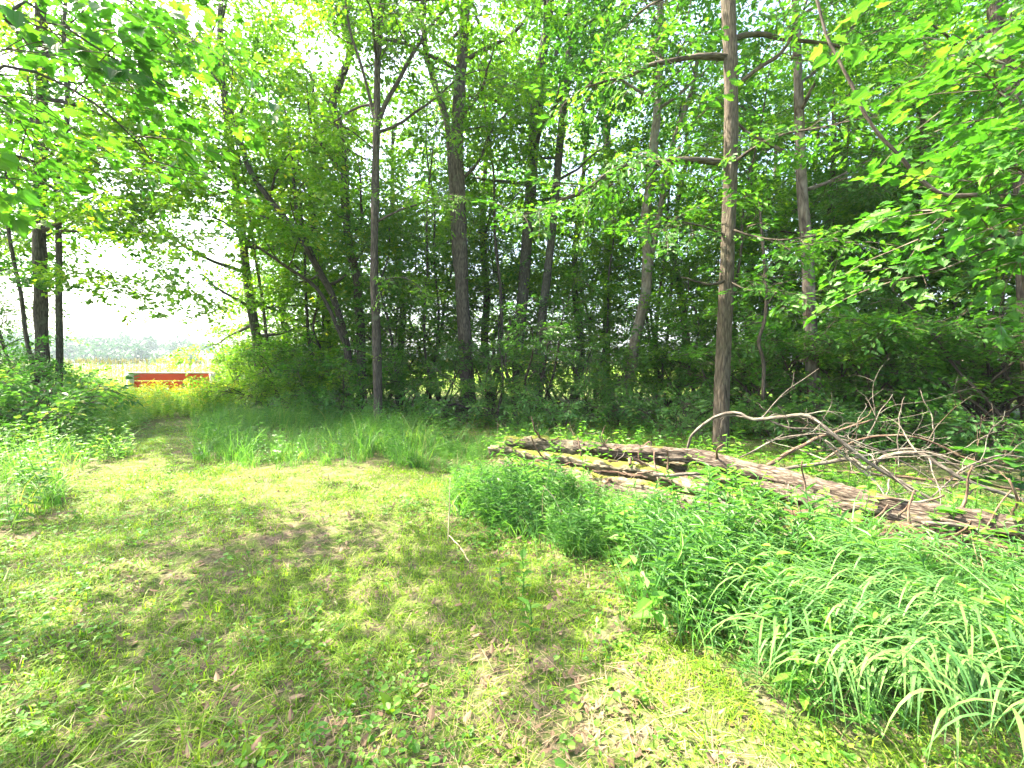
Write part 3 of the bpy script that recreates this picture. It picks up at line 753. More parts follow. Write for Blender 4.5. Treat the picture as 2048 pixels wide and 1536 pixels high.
LAND = [(-900, 'the left edge of the picture'), (92, 'the thick left edge tree'), (350, 'the red board'), (515, 'the sunny roadside tree'), (695, 'the leaning clump'), (755, 'the forked tree'), (935, 'the twin trunk'), (1040, 'the leafy-shoot trunk'),
        (1212, 'the straight dark tree'), (1265, 'the pale V tree'), (1445, 'the oak'), (1625, 'the hollow snag'), (1712, 'the zigzag tree'), (1785, 'the leaning grey tree'), (2050, 'the right edge tree'), (3000, 'the picture edge')]
NTH = ['first', 'second', 'third', 'fourth', 'fifth', 'sixth']
def label_between(items):
    """items: [(object, px, distance, short description)]; says between which known trees each one stands"""
    cells = {}
    for o, px, d, desc in items:
        k = max(i for i in range(len(LAND)) if LAND[i][0] <= px)
        cells.setdefault((desc, k), []).append((d, o))
    for (desc, k), lst in cells.items():
        a, b = LAND[k][1], LAND[min(k + 1, len(LAND) - 1)][1]
        lst.sort(key=lambda t: t[0])
        place = ('between %s and %s' % (a, b[4:])) if 0 < k < len(LAND) - 2 else ('outside ' + (b if k == 0 else a))
        for i, (d, o) in enumerate(lst):
            o['label'] = desc + ' ' + place + ('' if len(lst) == 1 else '; %s back' % NTH[min(i, 5)])

# ------------------------------------------------------------------ trees beyond, copied
def plain_tree(name, label, seed, h, bark, leafm, n_limbs=18, limb_len=3.2, limb_from=0.25, dens=0.46, r=0.2, group=None):
    rg = np.random.default_rng(seed)
    line = [np.array([0, 0, 0.0])]
    for k in range(6):
        line.append(line[-1] + np.array([rg.normal() * 0.22, rg.normal() * 0.22, h / 6]))
    return make_tree(name, label, np.array(line), [r, r * 0.85, r * 0.7, r * 0.5, r * 0.25], bark, leafm, P_FAR, seed, n_limbs=n_limbs, limb_len=limb_len, limb_from=limb_from, dens=dens, sides=10, n=30, group=group)
LB = ['tall leafy tree deep in the wood with a slim dark trunk', 'leafy background tree with bright yellow-green foliage', 'deep green broad-crowned tree in the back of the wood']
base_trees = [plain_tree('woodland_tree', LB[0], 201, 15, 'bark_dark', 'maple', group='trees in the back of the wood'),
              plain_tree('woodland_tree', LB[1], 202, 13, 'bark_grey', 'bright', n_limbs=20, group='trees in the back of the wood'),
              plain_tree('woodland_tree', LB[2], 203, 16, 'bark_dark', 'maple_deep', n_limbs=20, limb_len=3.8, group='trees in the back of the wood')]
spots = [  # pixel column, distance, kind, scale
    (640, 18, 1, 0.95), (560, 21, 0, 0.9), (800, 19, 1, 0.95), (985, 18, 0, 0.95), (1150, 18, 1, 0.9), (1350, 17, 1, 0.9), (1480, 16, 0, 0.9), (1560, 19, 1, 0.95), (1700, 16, 0, 0.95),
    (1850, 15, 2, 0.9), (1960, 14, 0, 0.9), (2080, 12, 2, 1.0), (2150, 9, 0, 0.9), (-20, 15, 2, 0.9), (-160, 14, 0, 1.0)]
rng = np.random.default_rng(12)
items = []
seen = [False] * 3
for k, (px, d, kind, sc) in enumerate(spots):
    p = at(px, 725, d)
    o = base_trees[kind] if not seen[kind] else copy_tree(base_trees[kind])
    seen[kind] = True
    o.location = (p[0], d, float(relief(p[0], d)))
    o.rotation_euler = (0, 0, rng.random() * 6.28)
    o.scale = (sc, sc, sc * rng.uniform(0.92, 1.1))
    items.append((o, px, d, ['slim tall background tree', 'yellow-green background tree', 'deep green background tree'][kind]))
label_between(items)

YT = [plain_tree('young_tree', 'young maple with foliage down to the shrubs', 211, 7.0, 'bark_dark', 'maple', n_limbs=20, limb_len=2.0, limb_from=0.16, r=0.07, group='young trees between the trunks'),
      plain_tree('young_tree', 'young deep green tree filling the space between the trunks', 212, 8.5, 'bark_grey', 'shrub', n_limbs=20, limb_len=2.2, limb_from=0.18, r=0.08, group='young trees between the trunks')]
yspots = [(640, 15, 0, 0.8), (800, 13.8, 1, 0.7), (860, 16, 0, 0.9), (985, 16.5, 1, 0.8), (1160, 16, 0, 0.8), (1340, 14, 1, 0.75), (1400, 12, 0, 0.6), (1500, 12.5, 1, 0.8), (1560, 12, 0, 0.7), (1670, 12.5, 1, 0.8), (1740, 12, 0, 0.8),
          (1830, 12.5, 1, 0.85), (1890, 10.5, 1, 0.8), (1950, 11.5, 0, 0.9), (2010, 9.5, 1, 0.8), (2070, 10, 1, 1.0), (20, 14, 1, 0.7), (700, 18, 0, 1.0), (920, 18.5, 0, 1.0), (1070, 17.5, 0, 1.0), (1230, 18, 0, 1.0), (1420, 18, 0, 1.0), (1620, 17, 0, 1.0), (1780, 16, 0, 1.0), (590, 19, 0, 1.0), (1310, 16, 1, 0.9), (760, 15.5, 0, 0.85), (830, 18, 0, 1.0), (880, 17.5, 1, 1.0), (1010, 17.5, 0, 1.0), (1100, 19, 0, 1.1), (1190, 19, 1, 1.1), (1280, 19, 0, 1.1), (1480, 18, 1, 1.0), (640, 19, 0, 1.1), (540, 20, 0, 0.9), (1700, 18, 0, 1.0)]
items = []
seen = [False] * 2
for k, (px, d, kind, sc) in enumerate(yspots):
    p = at(px, 725, d)
    o = YT[kind] if not seen[kind] else copy_tree(YT[kind])
    seen[kind] = True
    o.location = (p[0], d, float(relief(p[0], d))); o.rotation_euler = (0, 0, rng.random() * 6.28); o.scale = (sc, sc, sc)
    items.append((o, px, d, ['light green young tree', 'deep green young tree'][kind]))
label_between(items)

PT = plain_tree('pole_tree', 'slim pole tree', 231, 11.5, 'bark_dark', 'maple', n_limbs=10, limb_len=1.9, limb_from=0.5, dens=0.5, r=0.065, group='slim pole trees')
items = []
for k, (px, d, sc) in enumerate([(560, 15, 1.0), (610, 17, 0.9), (845, 15, 0.9), (885, 14, 0.8), (965, 14.5, 1.0), (1340, 13, 0.9), (1395, 15, 1.0), (1495, 11.5, 0.75), (1565, 14, 1.0), (1740, 13, 1.0), (1880, 12, 0.9), (1160, 14.5, 0.8), (660, 15.5, 1.0), (1930, 10, 0.8)]):
    p = at(px, 725, d)
    o = PT if k == 0 else copy_tree(PT)
    o.location = (p[0], d, float(relief(p[0], d))); o.rotation_euler = (rng.normal() * 0.06, rng.normal() * 0.06, rng.random() * 6.28); o.scale = (sc, sc, sc)
    items.append((o, px, d, 'slim dark pole tree'))
label_between(items)

# trees standing left of the view whose crowns shade the track
sparse = plain_tree('trackside_tree', 'thin-crowned tree outside the left edge shading the track', 221, 14, 'bark_dark', 'maple', n_limbs=15, limb_len=3.2, limb_from=0.4, dens=0.4, r=0.18, group='trees left of the track')
shade = [(-10.5, 1.5, 0.85), (-10.9, 4.6, 0.85)]
for k, (x, y, sc) in enumerate(shade):
    o = sparse if k == 0 else copy_tree(sparse)
    o.location = (x, y, float(relief(x, y))); o.rotation_euler = (0, 0, rng.random() * 6.28); o.scale = (sc, sc, sc)

# ------------------------------------------------------------------ understorey shrubs
def make_shrub(name, label, seed, h, leafm, protos, n_stem=6, dens=1.0, spread=0.9, scale=1.0, low=0.25, group=None, stemm='stem', rs=0.016):
    rg = np.random.default_rng(seed)
    root = empty(name, (0, 0, 0)); tag(root, label, "shrub", group)
    cr, tw = Crown(), MB()
    for s in range(n_stem):
        a = s * 6.28 / n_stem + rg.normal() * 0.4
        e = rg.uniform(0.9, 1.35)
        ln = limb_line((cos(a) * 0.12, sin(a) * 0.12, -0.05), [cos(a) * cos(e), sin(a) * cos(e), sin(e)], h * rg.uniform(0.75, 1.1), rg, n=6, lift=-0.35, wob=0.14)
        sb = MB(); tube(sb, ln, [rs * h * 0.6, rs * h * 0.4, 0.004], 10, 6, seed=int(rg.integers(1e6)), caps=False, rough=0.06)
        sb.build('stem', M[stemm], root, smooth=True)
        clothe(ln, rs * h * 0.5, cr, tw, rg, int(7 * dens), h * spread, start=low, dens=dens * 1.5, scale=scale)
    tag(tw.build('twigs', M['twig'], root), kind="stuff")
    cb = MB(); cb.scatter(protos, cr.p, cr.r, cr.s, rg.integers(0, len(protos), len(cr.p)), rg)
    tag(cb.build('crown', [M[leafm], M['twig']], root), kind="stuff")
    return root
G = 'shrubs of the understorey'
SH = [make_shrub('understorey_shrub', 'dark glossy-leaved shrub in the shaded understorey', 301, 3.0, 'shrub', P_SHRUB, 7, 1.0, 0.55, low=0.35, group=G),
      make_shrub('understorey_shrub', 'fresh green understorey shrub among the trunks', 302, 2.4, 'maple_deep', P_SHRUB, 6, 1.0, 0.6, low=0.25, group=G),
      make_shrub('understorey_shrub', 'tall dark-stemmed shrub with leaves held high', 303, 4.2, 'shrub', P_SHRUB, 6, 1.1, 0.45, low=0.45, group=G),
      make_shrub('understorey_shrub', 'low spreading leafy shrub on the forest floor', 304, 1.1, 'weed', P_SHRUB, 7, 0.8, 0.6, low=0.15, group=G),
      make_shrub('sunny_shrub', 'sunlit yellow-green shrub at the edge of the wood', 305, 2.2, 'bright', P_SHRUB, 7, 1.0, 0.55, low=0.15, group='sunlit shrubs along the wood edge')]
sspots = [  # px, distance, kind, scale
    (980, 12.5, 0, 1.0), (1130, 13, 0, 1.1), (1180, 12.2, 0, 1.0), (870, 13.2, 0, 1.0), (1060, 12, 2, 1.0), (1330, 13.5, 0, 1.0), (1400, 12, 1, 1.1), (800, 14, 0, 0.9), 
    (1500, 10.5, 1, 1.2), (1540, 12, 2, 0.95), (1575, 10, 0, 1.0), (1660, 10.6, 0, 1.05), (1690, 9.2, 1, 1.2), (1740, 12.5, 2, 1.0), (1760, 9.8, 0, 1.0), (1840, 9.8, 2, 0.9), (1860, 8.6, 0, 1.1),
    (1930, 8.2, 1, 1.3), (1950, 9.6, 2, 0.95), (2010, 8.8, 0, 1.25), (2060, 8.0, 0, 1.2), (2100, 7.0, 2, 0.9), (1440, 14, 0, 1.1), (1900, 14, 0, 1.4), (2040, 11, 2, 1.1),
    (640, 15, 0, 1.0), (690, 13, 1, 1.0), (600, 16, 1, 1.2), (760, 16, 2, 1.0), (560, 17.5, 0, 1.0), 
    (900, 11.5, 3, 1.0), (1130, 10.4, 3, 1.0), (1350, 10.0, 3, 1.1), (1560, 9, 3, 1.0), (1720, 8.4, 3, 1.1), (1800, 7.8, 3, 1.1), (1950, 7.2, 3, 1.1), (1020, 11, 3, 1.0), (1230, 11.2, 3, 1.0), (1660, 8.0, 3, 0.9), (1480, 9.4, 3, 0.9), (700, 12, 3, 1.0), (620, 13, 3, 1.0),
    (545, 15, 4, 1.1), (500, 16, 4, 1.0), (505, 17.5, 4, 1.0), (585, 14.2, 4, 1.0), (640, 13.6, 4, 0.9), (530, 18, 4, 1.4),
    (20, 10, 3, 1.5), (-40, 9, 1, 0.8), (60, 9.2, 3, 1.4), (0, 12.5, 1, 0.8), (50, 14, 4, 0.8), (120, 14, 3, 1.4), (-60, 11, 1, 1.0), (-20, 7.6, 3, 1.3), (160, 16, 3, 1.3), (30, 17, 1, 0.9)]
items = []
seen = [False] * 5
for k, (px, d, kind, sc) in enumerate(sspots):
    p = at(px, 725, d)
    o = SH[kind] if not seen[kind] else copy_tree(SH[kind])
    seen[kind] = True
    o.location = (p[0], d, float(relief(p[0], d))); o.rotation_euler = (0, 0, rng.random() * 6.28); o.scale = (sc, sc, sc)
    items.append((o, px, d, ['dark glossy shrub', 'fresh green shrub', 'tall dark-stemmed shrub', 'low spreading shrub', 'sunlit yellow-green shrub'][kind]))
label_between(items)

# bare dark stems leaning in the middle of the wood
def bare(name, label, pxs, ds, rad, mat, cat, n=26, sides=8, jitter=0.0, group=None, twigs=0, seed=0, rough=0.07, tl=0.5):
    p = zig(pxs, ds)
    base = p[0].copy()
    o = empty(name, base); tag(o, label, cat, group)
    mb = MB(); c, r = tube(mb, p, rad, n, sides, seed=seed, rough=rough, jitter=jitter)
    mb.build('limb', M[mat], o, smooth=True, origin=base)
    rg = np.random.default_rng(seed + 99)
    for k in range(twigs):
        i = int(rg.uniform(0.15, 0.97) * (n - 1)); a = rg.normal(size=3) * 0.8 + (c[min(i + 1, n - 1)] - c[i]) / (np.linalg.norm(c[min(i + 1, n - 1)] - c[i]) + 1e-6) * 0.9; a[2] = a[2] * 0.6 + 0.12
        ln = limb_line(c[i], a, tl * rg.uniform(0.4, 1.8), rg, n=5, lift=-0.25, wob=0.22)
        tb = MB(); tube(tb, ln, [max(r[i] * 0.45, 0.004), 0.0022], 10, 5, seed=k, caps=False, jitter=0.004)
        for q in range(2):
            j = rg.integers(2, 5); l2 = limb_line(ln[j], (ln[j] - ln[j - 1]) / (np.linalg.norm(ln[j] - ln[j - 1]) + 1e-9) + rg.normal(size=3) * 0.7, tl * 0.4, rg, n=3, wob=0.3)
            tube(tb, l2, [0.003, 0.0015], 5, 3, seed=k, caps=False)
        tb.build('twig', M[mat], o, smooth=True, origin=base)
    return o
bare('bent_stem', 'dark bent bare stem sweeping up from left of the log pile', [(1000, 868), (1025, 838), (1040, 805), (1052, 770), (1070, 740)], [11.2, 12.0], [0.035, 0.03, 0.02], 'stem', 'stem', seed=1, twigs=3)
bare('bent_stem', 'thin dark upright stem rising behind the bent one', [(992, 860), (998, 810), (1006, 770), (1003, 720), (995, 680)], [11.4, 12.0], [0.028, 0.024, 0.015], 'stem', 'stem', seed=2, twigs=2)
bare('bent_stem', 'forked dark shrub stem in the middle of the wood', [(1030, 850), (1024, 790), (1012, 740), (1015, 690), (1020, 640)], [12.3, 12.3], [0.05, 0.045, 0.03], 'stem', 'stem', seed=3, twigs=5, tl=0.8)
bare('hanging_dead_stem', 'thin crooked dead stem hanging right of the oak trunk', [(1526, 800), (1527, 725), (1517, 684), (1530, 640), (1533, 590), (1531, 554), (1525, 480), (1518, 400)], 8.6, [0.035, 0.032, 0.03, 0.028, 0.02], 'bark_dark', 'stem', seed=4, twigs=5)
bare('broken_branch', 'short sunlit broken branch lying on the dark forest floor', [(1195, 838), (1222, 826), (1252, 818)], [12.0, 12.4], [0.06, 0.055, 0.03], 'deadwood_red', 'branch', seed=5)
bare('fallen_branch', 'long thin fallen branch slanting in front of the twin trunk', [(850, 850), (885, 822), (910, 808), (945, 822), (980, 842)], [11.8, 12.2], [0.02, 0.03, 0.025], 'stem', 'branch', seed=6, twigs=3)
bare('fallen_branch', 'dark leaning dead branch crossing behind the pale V tree', [(1190, 810), (1260, 790), (1330, 778), (1400, 765), (1450, 742)], [13.0, 11.5], [0.03, 0.03, 0.02], 'stem', 'branch', seed=7, twigs=4)
bare('fallen_branch', 'dark branch lying low in the grass left of the forked tree', [(570, 800), (600, 783), (640, 790), (680, 800)], [13.5, 13.0], [0.025, 0.03, 0.02], 'stem', 'branch', seed=8, twigs=3)

# ================================================================== LOG PILE
def log(label, pxs, zs, rad, mat, seed, knots=4, name='fallen_log', n=110, sides=32, rough=0.10, ridge=0.06):
    p = np.array([gp(x, y, z) for (x, y), z in zip(pxs, zs)])
    o = empty(name, p[0]); tag(o, label, "log", "logs of the fallen pile")
    rad = [np.interp(t_, np.linspace(0, 1, len(rad)), rad) * cos(math.atan2(abs(np.interp(t_, np.linspace(0, 1, len(p)), p[:, 0])), np.interp(t_, np.linspace(0, 1, len(p)), p[:, 1]))) ** 0.8 for t_ in np.linspace(0, 1, 8)]
    mb = MB(); c, r = tube(mb, p, rad, n, sides, seed=seed, rough=rough, ridge=ridge, nr=11, jitter=0.03, grit=0.045, plate=0.30)
    mb.build('log_body', M[mat], o, smooth=True, origin=p[0])
    rg = np.random.default_rng(seed)
    for k in range(knots):
        i = rg.integers(8, n - 8); a = np.array([rg.normal() * 0.5, -0.2 + rg.normal() * 0.6, rg.uniform(0.3, 1)])
        ln = limb_line(c[i], a, rg.uniform(0.15, 0.45) + r[i], rg, n=4, wob=0.25)
        kb = MB(); tube(kb, ln, [r[i] * 0.22, r[i] * 0.12, 0.006], 10, 7, seed=k, rough=0.1)
        kb.build('branch_stub', M['deadwood_red'], o, smooth=True, origin=p[0])
    return o
log('long reddish log lying on top along the back of the pile', [(1150, 893), (1290, 912), (1440, 930), (1560, 957), (1700, 990), (1870, 1025), (2048, 1062), (2200, 1090)], [0.38, 0.40, 0.40, 0.38, 0.36, 0.34, 0.32, 0.30], [0.077, 0.091, 0.098, 0.105, 0.112, 0.119], 'log', 501, 5)
log('mossy log with weeds at its far end on top of the pile', [(1010, 884), (1080, 885), (1180, 900), (1290, 918), (1380, 935)], [0.34, 0.36, 0.33, 0.30, 0.28], [0.094, 0.109, 0.109, 0.094, 0.078], 'log_moss', 502, 3)
log('pale mossy log running down the middle of the pile', [(980, 900), (1080, 912), (1200, 935), (1310, 955), (1420, 985), (1520, 1010)], [0.26, 0.26, 0.24, 0.22, 0.20, 0.18], [0.065, 0.086, 0.094, 0.094, 0.086, 0.072], 'log_moss', 503, 4)
log('bright mossy log low in front of the pile', [(1000, 925), (1110, 945), (1220, 970), (1320, 995), (1420, 1020)], [0.14, 0.14, 0.14, 0.13, 0.12], [0.063, 0.084, 0.091, 0.091, 0.070], 'log_moss', 504, 2)
log('dark weathered log half hidden behind the weeds', [(1090, 968), (1240, 992), (1400, 1030), (1560, 1070), (1700, 1100), (1830, 1125)], [0.12, 0.13, 0.13, 0.12, 0.12, 0.12], [0.068, 0.090, 0.090, 0.090, 0.083], 'log', 505, 2)
log('red rotten log split lengthwise under the big dead branches', [(1570, 1030), (1680, 1045), (1800, 1075), (1920, 1090), (2048, 1110)], [0.16, 0.17, 0.17, 0.16, 0.16], [0.060, 0.090, 0.098, 0.098, 0.090], 'log_red', 506, 3)
log('thin broken log lying in front of the rotten red one', [(1560, 1060), (1660, 1085), (1760, 1105), (1870, 1125), (1990, 1140)], [0.08, 0.09, 0.09, 0.08, 0.08], [0.040, 0.056, 0.060, 0.056, 0.040], 'log_red', 507, 2)
log('dark hollow log deep under the top log', [(1330, 950), (1480, 975), (1640, 1010), (1800, 1045), (1980, 1080), (2120, 1105)], [0.18, 0.18, 0.18, 0.18, 0.18, 0.18], [0.075, 0.098, 0.105, 0.112, 0.112], 'log_red', 508, 2)

log('slender grey log lying between the top log and the hollow one', [(1420, 958), (1560, 985), (1700, 1015), (1850, 1050), (2048, 1090)], [0.28, 0.27, 0.26, 0.25, 0.24], [0.05, 0.07, 0.075, 0.07, 0.06], 'log', 509, 3)
log('thin pale log at the very front, sunk in the weeds', [(1240, 1010), (1380, 1045), (1520, 1085), (1640, 1110)], [0.06, 0.06, 0.06, 0.06], [0.05, 0.065, 0.06, 0.05], 'log_moss', 510, 1)
def dead(label, pxs, ds, rad, mat, seed, twigs=6, tl=0.5):
    rad = [q * 0.72 for q in rad]
    return bare('dead_branch', label, pxs, ds, rad, mat, 'branch', n=44, sides=9, jitter=0.012, group='dead branches on the log pile', twigs=twigs, seed=seed, tl=tl)
dead('long arching dead branch looping from the oak over the pile', [(1373, 905), (1385, 868), (1425, 835), (1472, 825), (1505, 838), (1560, 832), (1610, 828), (1645, 850), (1700, 898), (1770, 948), (1830, 985), (1890, 1020), (1940, 1062)], [5.4, 4.0], [0.022, 0.026, 0.028, 0.028, 0.024, 0.018], 'deadwood', 601, 12, 0.5)
dead('straight reddish dead branch slanting up across the arching one', [(1528, 936), (1570, 908), (1620, 885), (1680, 862), (1747, 838)], [5.0, 5.3], [0.032, 0.03, 0.022, 0.016], 'deadwood_red', 602, 3)
dead('thick crooked dead branch running level over the back log', [(1565, 938), (1640, 926), (1700, 917), (1730, 935), (1770, 910), (1830, 908), (1880, 935), (1950, 970), (2060, 1005)], [5.0, 4.0], [0.026, 0.03, 0.03, 0.03, 0.028, 0.026], 'deadwood', 603, 8)
dead('upper thin dead branch curving above the level one', [(1700, 918), (1760, 905), (1820, 901), (1870, 912), (1920, 940), (1990, 985)], [4.9, 4.4], [0.02, 0.022, 0.02, 0.016], 'deadwood', 604, 5)
dead('low dead branch lying behind at the foot of the pile', [(1600, 945), (1680, 942), (1770, 950), (1850, 958), (1920, 958), (2048, 980)], [5.6, 4.9], [0.025, 0.026, 0.025, 0.02], 'deadwood_red', 605, 4)
dead('forked pale twiggy branch below the arch', [(1540, 842), (1580, 855), (1640, 862), (1690, 885), (1740, 925), (1790, 965)], [4.9, 4.5], [0.012, 0.014, 0.014, 0.01], 'deadwood', 606, 10, 0.4)
dead('thin dead branch hanging down toward the grass in front', [(1760, 930), (1800, 960), (1850, 1000), (1900, 1040), (1960, 1065), (2040, 1085)], [4.4, 3.7], [0.013, 0.014, 0.014, 0.01], 'deadwood', 607, 6, 0.4)
dead('short thick stub pointing down off the top log', [(1640, 968), (1675, 985), (1712, 1002)], [4.4, 4.2], [0.018, 0.016, 0.012], 'deadwood_red', 608, 0)
dead('upright bare twig standing left of the leaning grey tree', [(1798, 935), (1797, 880), (1794, 840), (1798, 815), (1812, 795)], [4.6, 4.8], [0.008, 0.007, 0.005], 'deadwood', 609, 2, 0.3)
dead('long thin vine-like twig hanging right of the upright twig', [(1835, 918), (1866, 890), (1868, 850), (1862, 820), (1845, 790), (1835, 775)], [4.6, 5.0], [0.008, 0.007, 0.005], 'deadwood', 610, 2, 0.3)
dead('dead twig rising from the mossy log', [(1225, 903), (1210, 892), (1200, 878), (1195, 860)], [6.0, 6.0], [0.014, 0.012, 0.006], 'deadwood', 611, 3, 0.2)
dead('forked reddish twig poking up from the middle log', [(1228, 905), (1208, 885), (1204, 868), (1214, 850)], [5.8, 5.8], [0.016, 0.012, 0.006], 'deadwood_red', 612, 2, 0.2)
dead('curved dead twig lying across the bright mossy logs', [(1190, 955), (1215, 935), (1240, 915), (1252, 897)], [5.4, 5.6], [0.012, 0.010, 0.006], 'deadwood', 613, 1, 0.2)
dead('crooked dark stub arched over the back log', [(1268, 915), (1280, 895), (1300, 886), (1302, 905)], [5.6, 5.6], [0.020, 0.018, 0.014], 'deadwood_red', 614, 1, 0.2)
dead('dead twig bent low over the red log', [(1560, 1060), (1575, 1020), (1572, 985), (1580, 965)], [4.2, 4.3], [0.010, 0.009, 0.006], 'deadwood', 615, 3, 0.25)
dead('pale curved stick hanging in front of the red log', [(1778, 958), (1775, 1000), (1792, 1040), (1800, 1065)], [4.1, 3.9], [0.010, 0.011, 0.008], 'deadwood', 616, 3, 0.25)

rg = np.random.default_rng(690)
for k in range(22):
    t = rg.random(); q = gp(1100, 945, 0.2) * (1 - t) + gp(2050, 1110, 0.2) * t + np.array([rg.normal() * 0.25, rg.normal() * 0.25, rg.uniform(-0.02, 0.22)])
    a = radians(-32) + rg.normal() * 0.6; L_ = rg.uniform(0.25, 0.8); e = rg.normal() * 0.25
    d = np.array([cos(a) * cos(e), sin(a) * cos(e), sin(e)])
    st = empty('broken_stick', q); tag(st, 'broken stick lying loose among the piled logs', 'stick', 'sticks among the logs')
    mb = MB(); tube(mb, [np.zeros(3), d * L_ * 0.5 + rg.normal(size=3) * 0.04, d * L_], [rg.uniform(0.008, 0.022), rg.uniform(0.006, 0.016)], 12, 7, seed=k, rough=0.12, jitter=0.01, grit=0.05)
    mb.build('stick_body', M[('deadwood', 'deadwood_red', 'log_red')[k % 3]], st, smooth=True)

more = [('long thin grey branch arching to the right edge over the pile', [(1640, 925), (1720, 880), (1800, 868), (1880, 890), (1950, 930), (2060, 975)], [5.0, 4.3], [0.014, 0.016, 0.015, 0.010]),
        ('thin grey branch sweeping low along the back of the pile', [(1480, 915), (1560, 880), (1650, 868), (1740, 895), (1830, 940), (1900, 985)], [5.2, 4.4], [0.011, 0.013, 0.012, 0.008]),
        ('bowed twiggy branch near the right edge of the pile', [(1850, 1010), (1900, 955), (1960, 925), (2030, 915), (2100, 930)], [4.2, 4.2], [0.010, 0.012, 0.011, 0.008]),
        ('grey stick leaning up out of the right end of the pile', [(1905, 975), (1955, 930), (2008, 915)], [4.5, 4.7], [0.012, 0.010, 0.007]),
        ('twiggy branch end fanning out in front of the leaning grey tree', [(1690, 905), (1740, 865), (1760, 820), (1790, 790)], [5.0, 5.2], [0.010, 0.009, 0.005]),
        ('thin curved branch drooping into the front of the pile', [(1650, 880), (1720, 935), (1770, 985), (1785, 1040)], [4.7, 4.1], [0.010, 0.011, 0.007])]
for k, (lab, pxs, ds, rad) in enumerate(more):
    dead(lab, pxs, ds, rad, 'deadwood' if k % 3 else 'deadwood_red', 620 + k, 7, 0.6)
# ================================================================== HANGING VINE AND NEAR BRANCHES
o = bare('grapevine', 'dark grapevine sagging in a curve across the upper right', [(1622, -60), (1640, 30), (1672, 105), (1705, 180), (1750, 260), (1800, 318), (1850, 362), (1890, 384), (1950, 388)], [3.9, 3.5], [0.011, 0.012, 0.013, 0.016], 'stem', 'vine', n=60, sides=10, jitter=0.012, seed=701, rough=0.10)
def leaves_on(parent, specs, kind, mat, seed, name='leaf'):
    rg = np.random.default_rng(seed)
    for (px, py, d, size) in specs:
        lb = MB(); p = at(px, py, d)
        a = rg.random() * 6.28
        leaf(lb, np.zeros(3), np.array([cos(a), sin(a), rg.uniform(-0.5, 0.0)]), np.array([rg.normal() * 0.35, rg.normal() * 0.35, 1.0]), size * rg.uniform(0.8, 1.2), kind, rg, fold=0.22, droop=0.22)
        q = lb.build(name, M[mat], parent)
        q.location = Vector(p - np.asarray(parent.location))
gl = []
rg = np.random.default_rng(77)
vine = spline(zig([(1640, 30), (1672, 105), (1705, 180), (1750, 260), (1800, 318), (1850, 362), (1890, 384), (1950, 388)], [3.85, 3.5]), 40)
for k in range(60):
    c = [(1640, 30), (1672, 105), (1705, 180), (1750, 260), (1800, 318), (1850, 362), (1890, 384), (1950, 388)]
    t = rg.random() * 7; i = int(t); f = t - i
    i2 = min(i + 1, 7)
    x = c[i][0] * (1 - f) + c[i2][0] * f + rg.normal() * 45 + 25; y = c[i][1] * (1 - f) + c[i2][1] * f + rg.normal() * 45
    gl.append((x, y, rg.uniform(3.3, 4.3), 0.115))
leaves_on(o, gl, 'maple', 'grape', 78)

# maple whose branches reach in from the left above the track
left_limbs = []
for pxs, ds in [([(-260, 150), (-120, 120), (0, 130), (90, 150), (180, 200), (250, 260), (300, 320)], [3.0, 4.4]), ([(-260, 60), (-100, 20), (40, 0), (140, 60), (220, 110), (330, 170)], [3.0, 4.2]),
                ([(-260, 210), (-140, 200), (-40, 190), (60, 230), (120, 280), (200, 330)], [3.0, 5.0]), ([(-260, 0), (-100, -80), (60, -100), (200, -40), (300, 40), (380, 120)], [3.0, 5.0])]:
    z_ = zig(pxs, ds); left_limbs.append((np.vstack([[(-5.4, 1.2, z_[0][2] - 0.2)], z_[1:]]), 0.026))
b0 = at(-260, 150, 3.0)
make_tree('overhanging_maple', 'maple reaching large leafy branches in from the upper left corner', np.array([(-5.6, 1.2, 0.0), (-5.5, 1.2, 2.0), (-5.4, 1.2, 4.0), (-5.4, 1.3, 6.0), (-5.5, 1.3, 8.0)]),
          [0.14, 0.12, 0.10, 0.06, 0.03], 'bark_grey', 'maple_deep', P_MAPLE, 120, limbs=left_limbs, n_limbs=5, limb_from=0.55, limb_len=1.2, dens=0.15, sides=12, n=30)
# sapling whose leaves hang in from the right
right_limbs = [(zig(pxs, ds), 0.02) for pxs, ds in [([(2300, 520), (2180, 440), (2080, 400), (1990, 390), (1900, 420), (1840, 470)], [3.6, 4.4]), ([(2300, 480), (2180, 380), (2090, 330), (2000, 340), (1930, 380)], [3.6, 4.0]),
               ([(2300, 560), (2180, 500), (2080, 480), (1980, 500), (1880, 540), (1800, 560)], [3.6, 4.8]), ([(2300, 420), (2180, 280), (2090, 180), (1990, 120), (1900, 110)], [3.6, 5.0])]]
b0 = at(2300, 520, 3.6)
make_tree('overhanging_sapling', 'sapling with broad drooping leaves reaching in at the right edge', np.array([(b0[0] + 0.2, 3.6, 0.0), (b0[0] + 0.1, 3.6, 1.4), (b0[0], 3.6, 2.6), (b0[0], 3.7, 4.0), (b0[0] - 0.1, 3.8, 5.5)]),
          [0.07, 0.06, 0.05, 0.03, 0.015], 'bark_grey', 'maple_deep', P_MAPLE, 121, limbs=right_limbs, n_limbs=5, limb_from=0.5, limb_len=1.6, dens=0.28, sides=10, n=24)

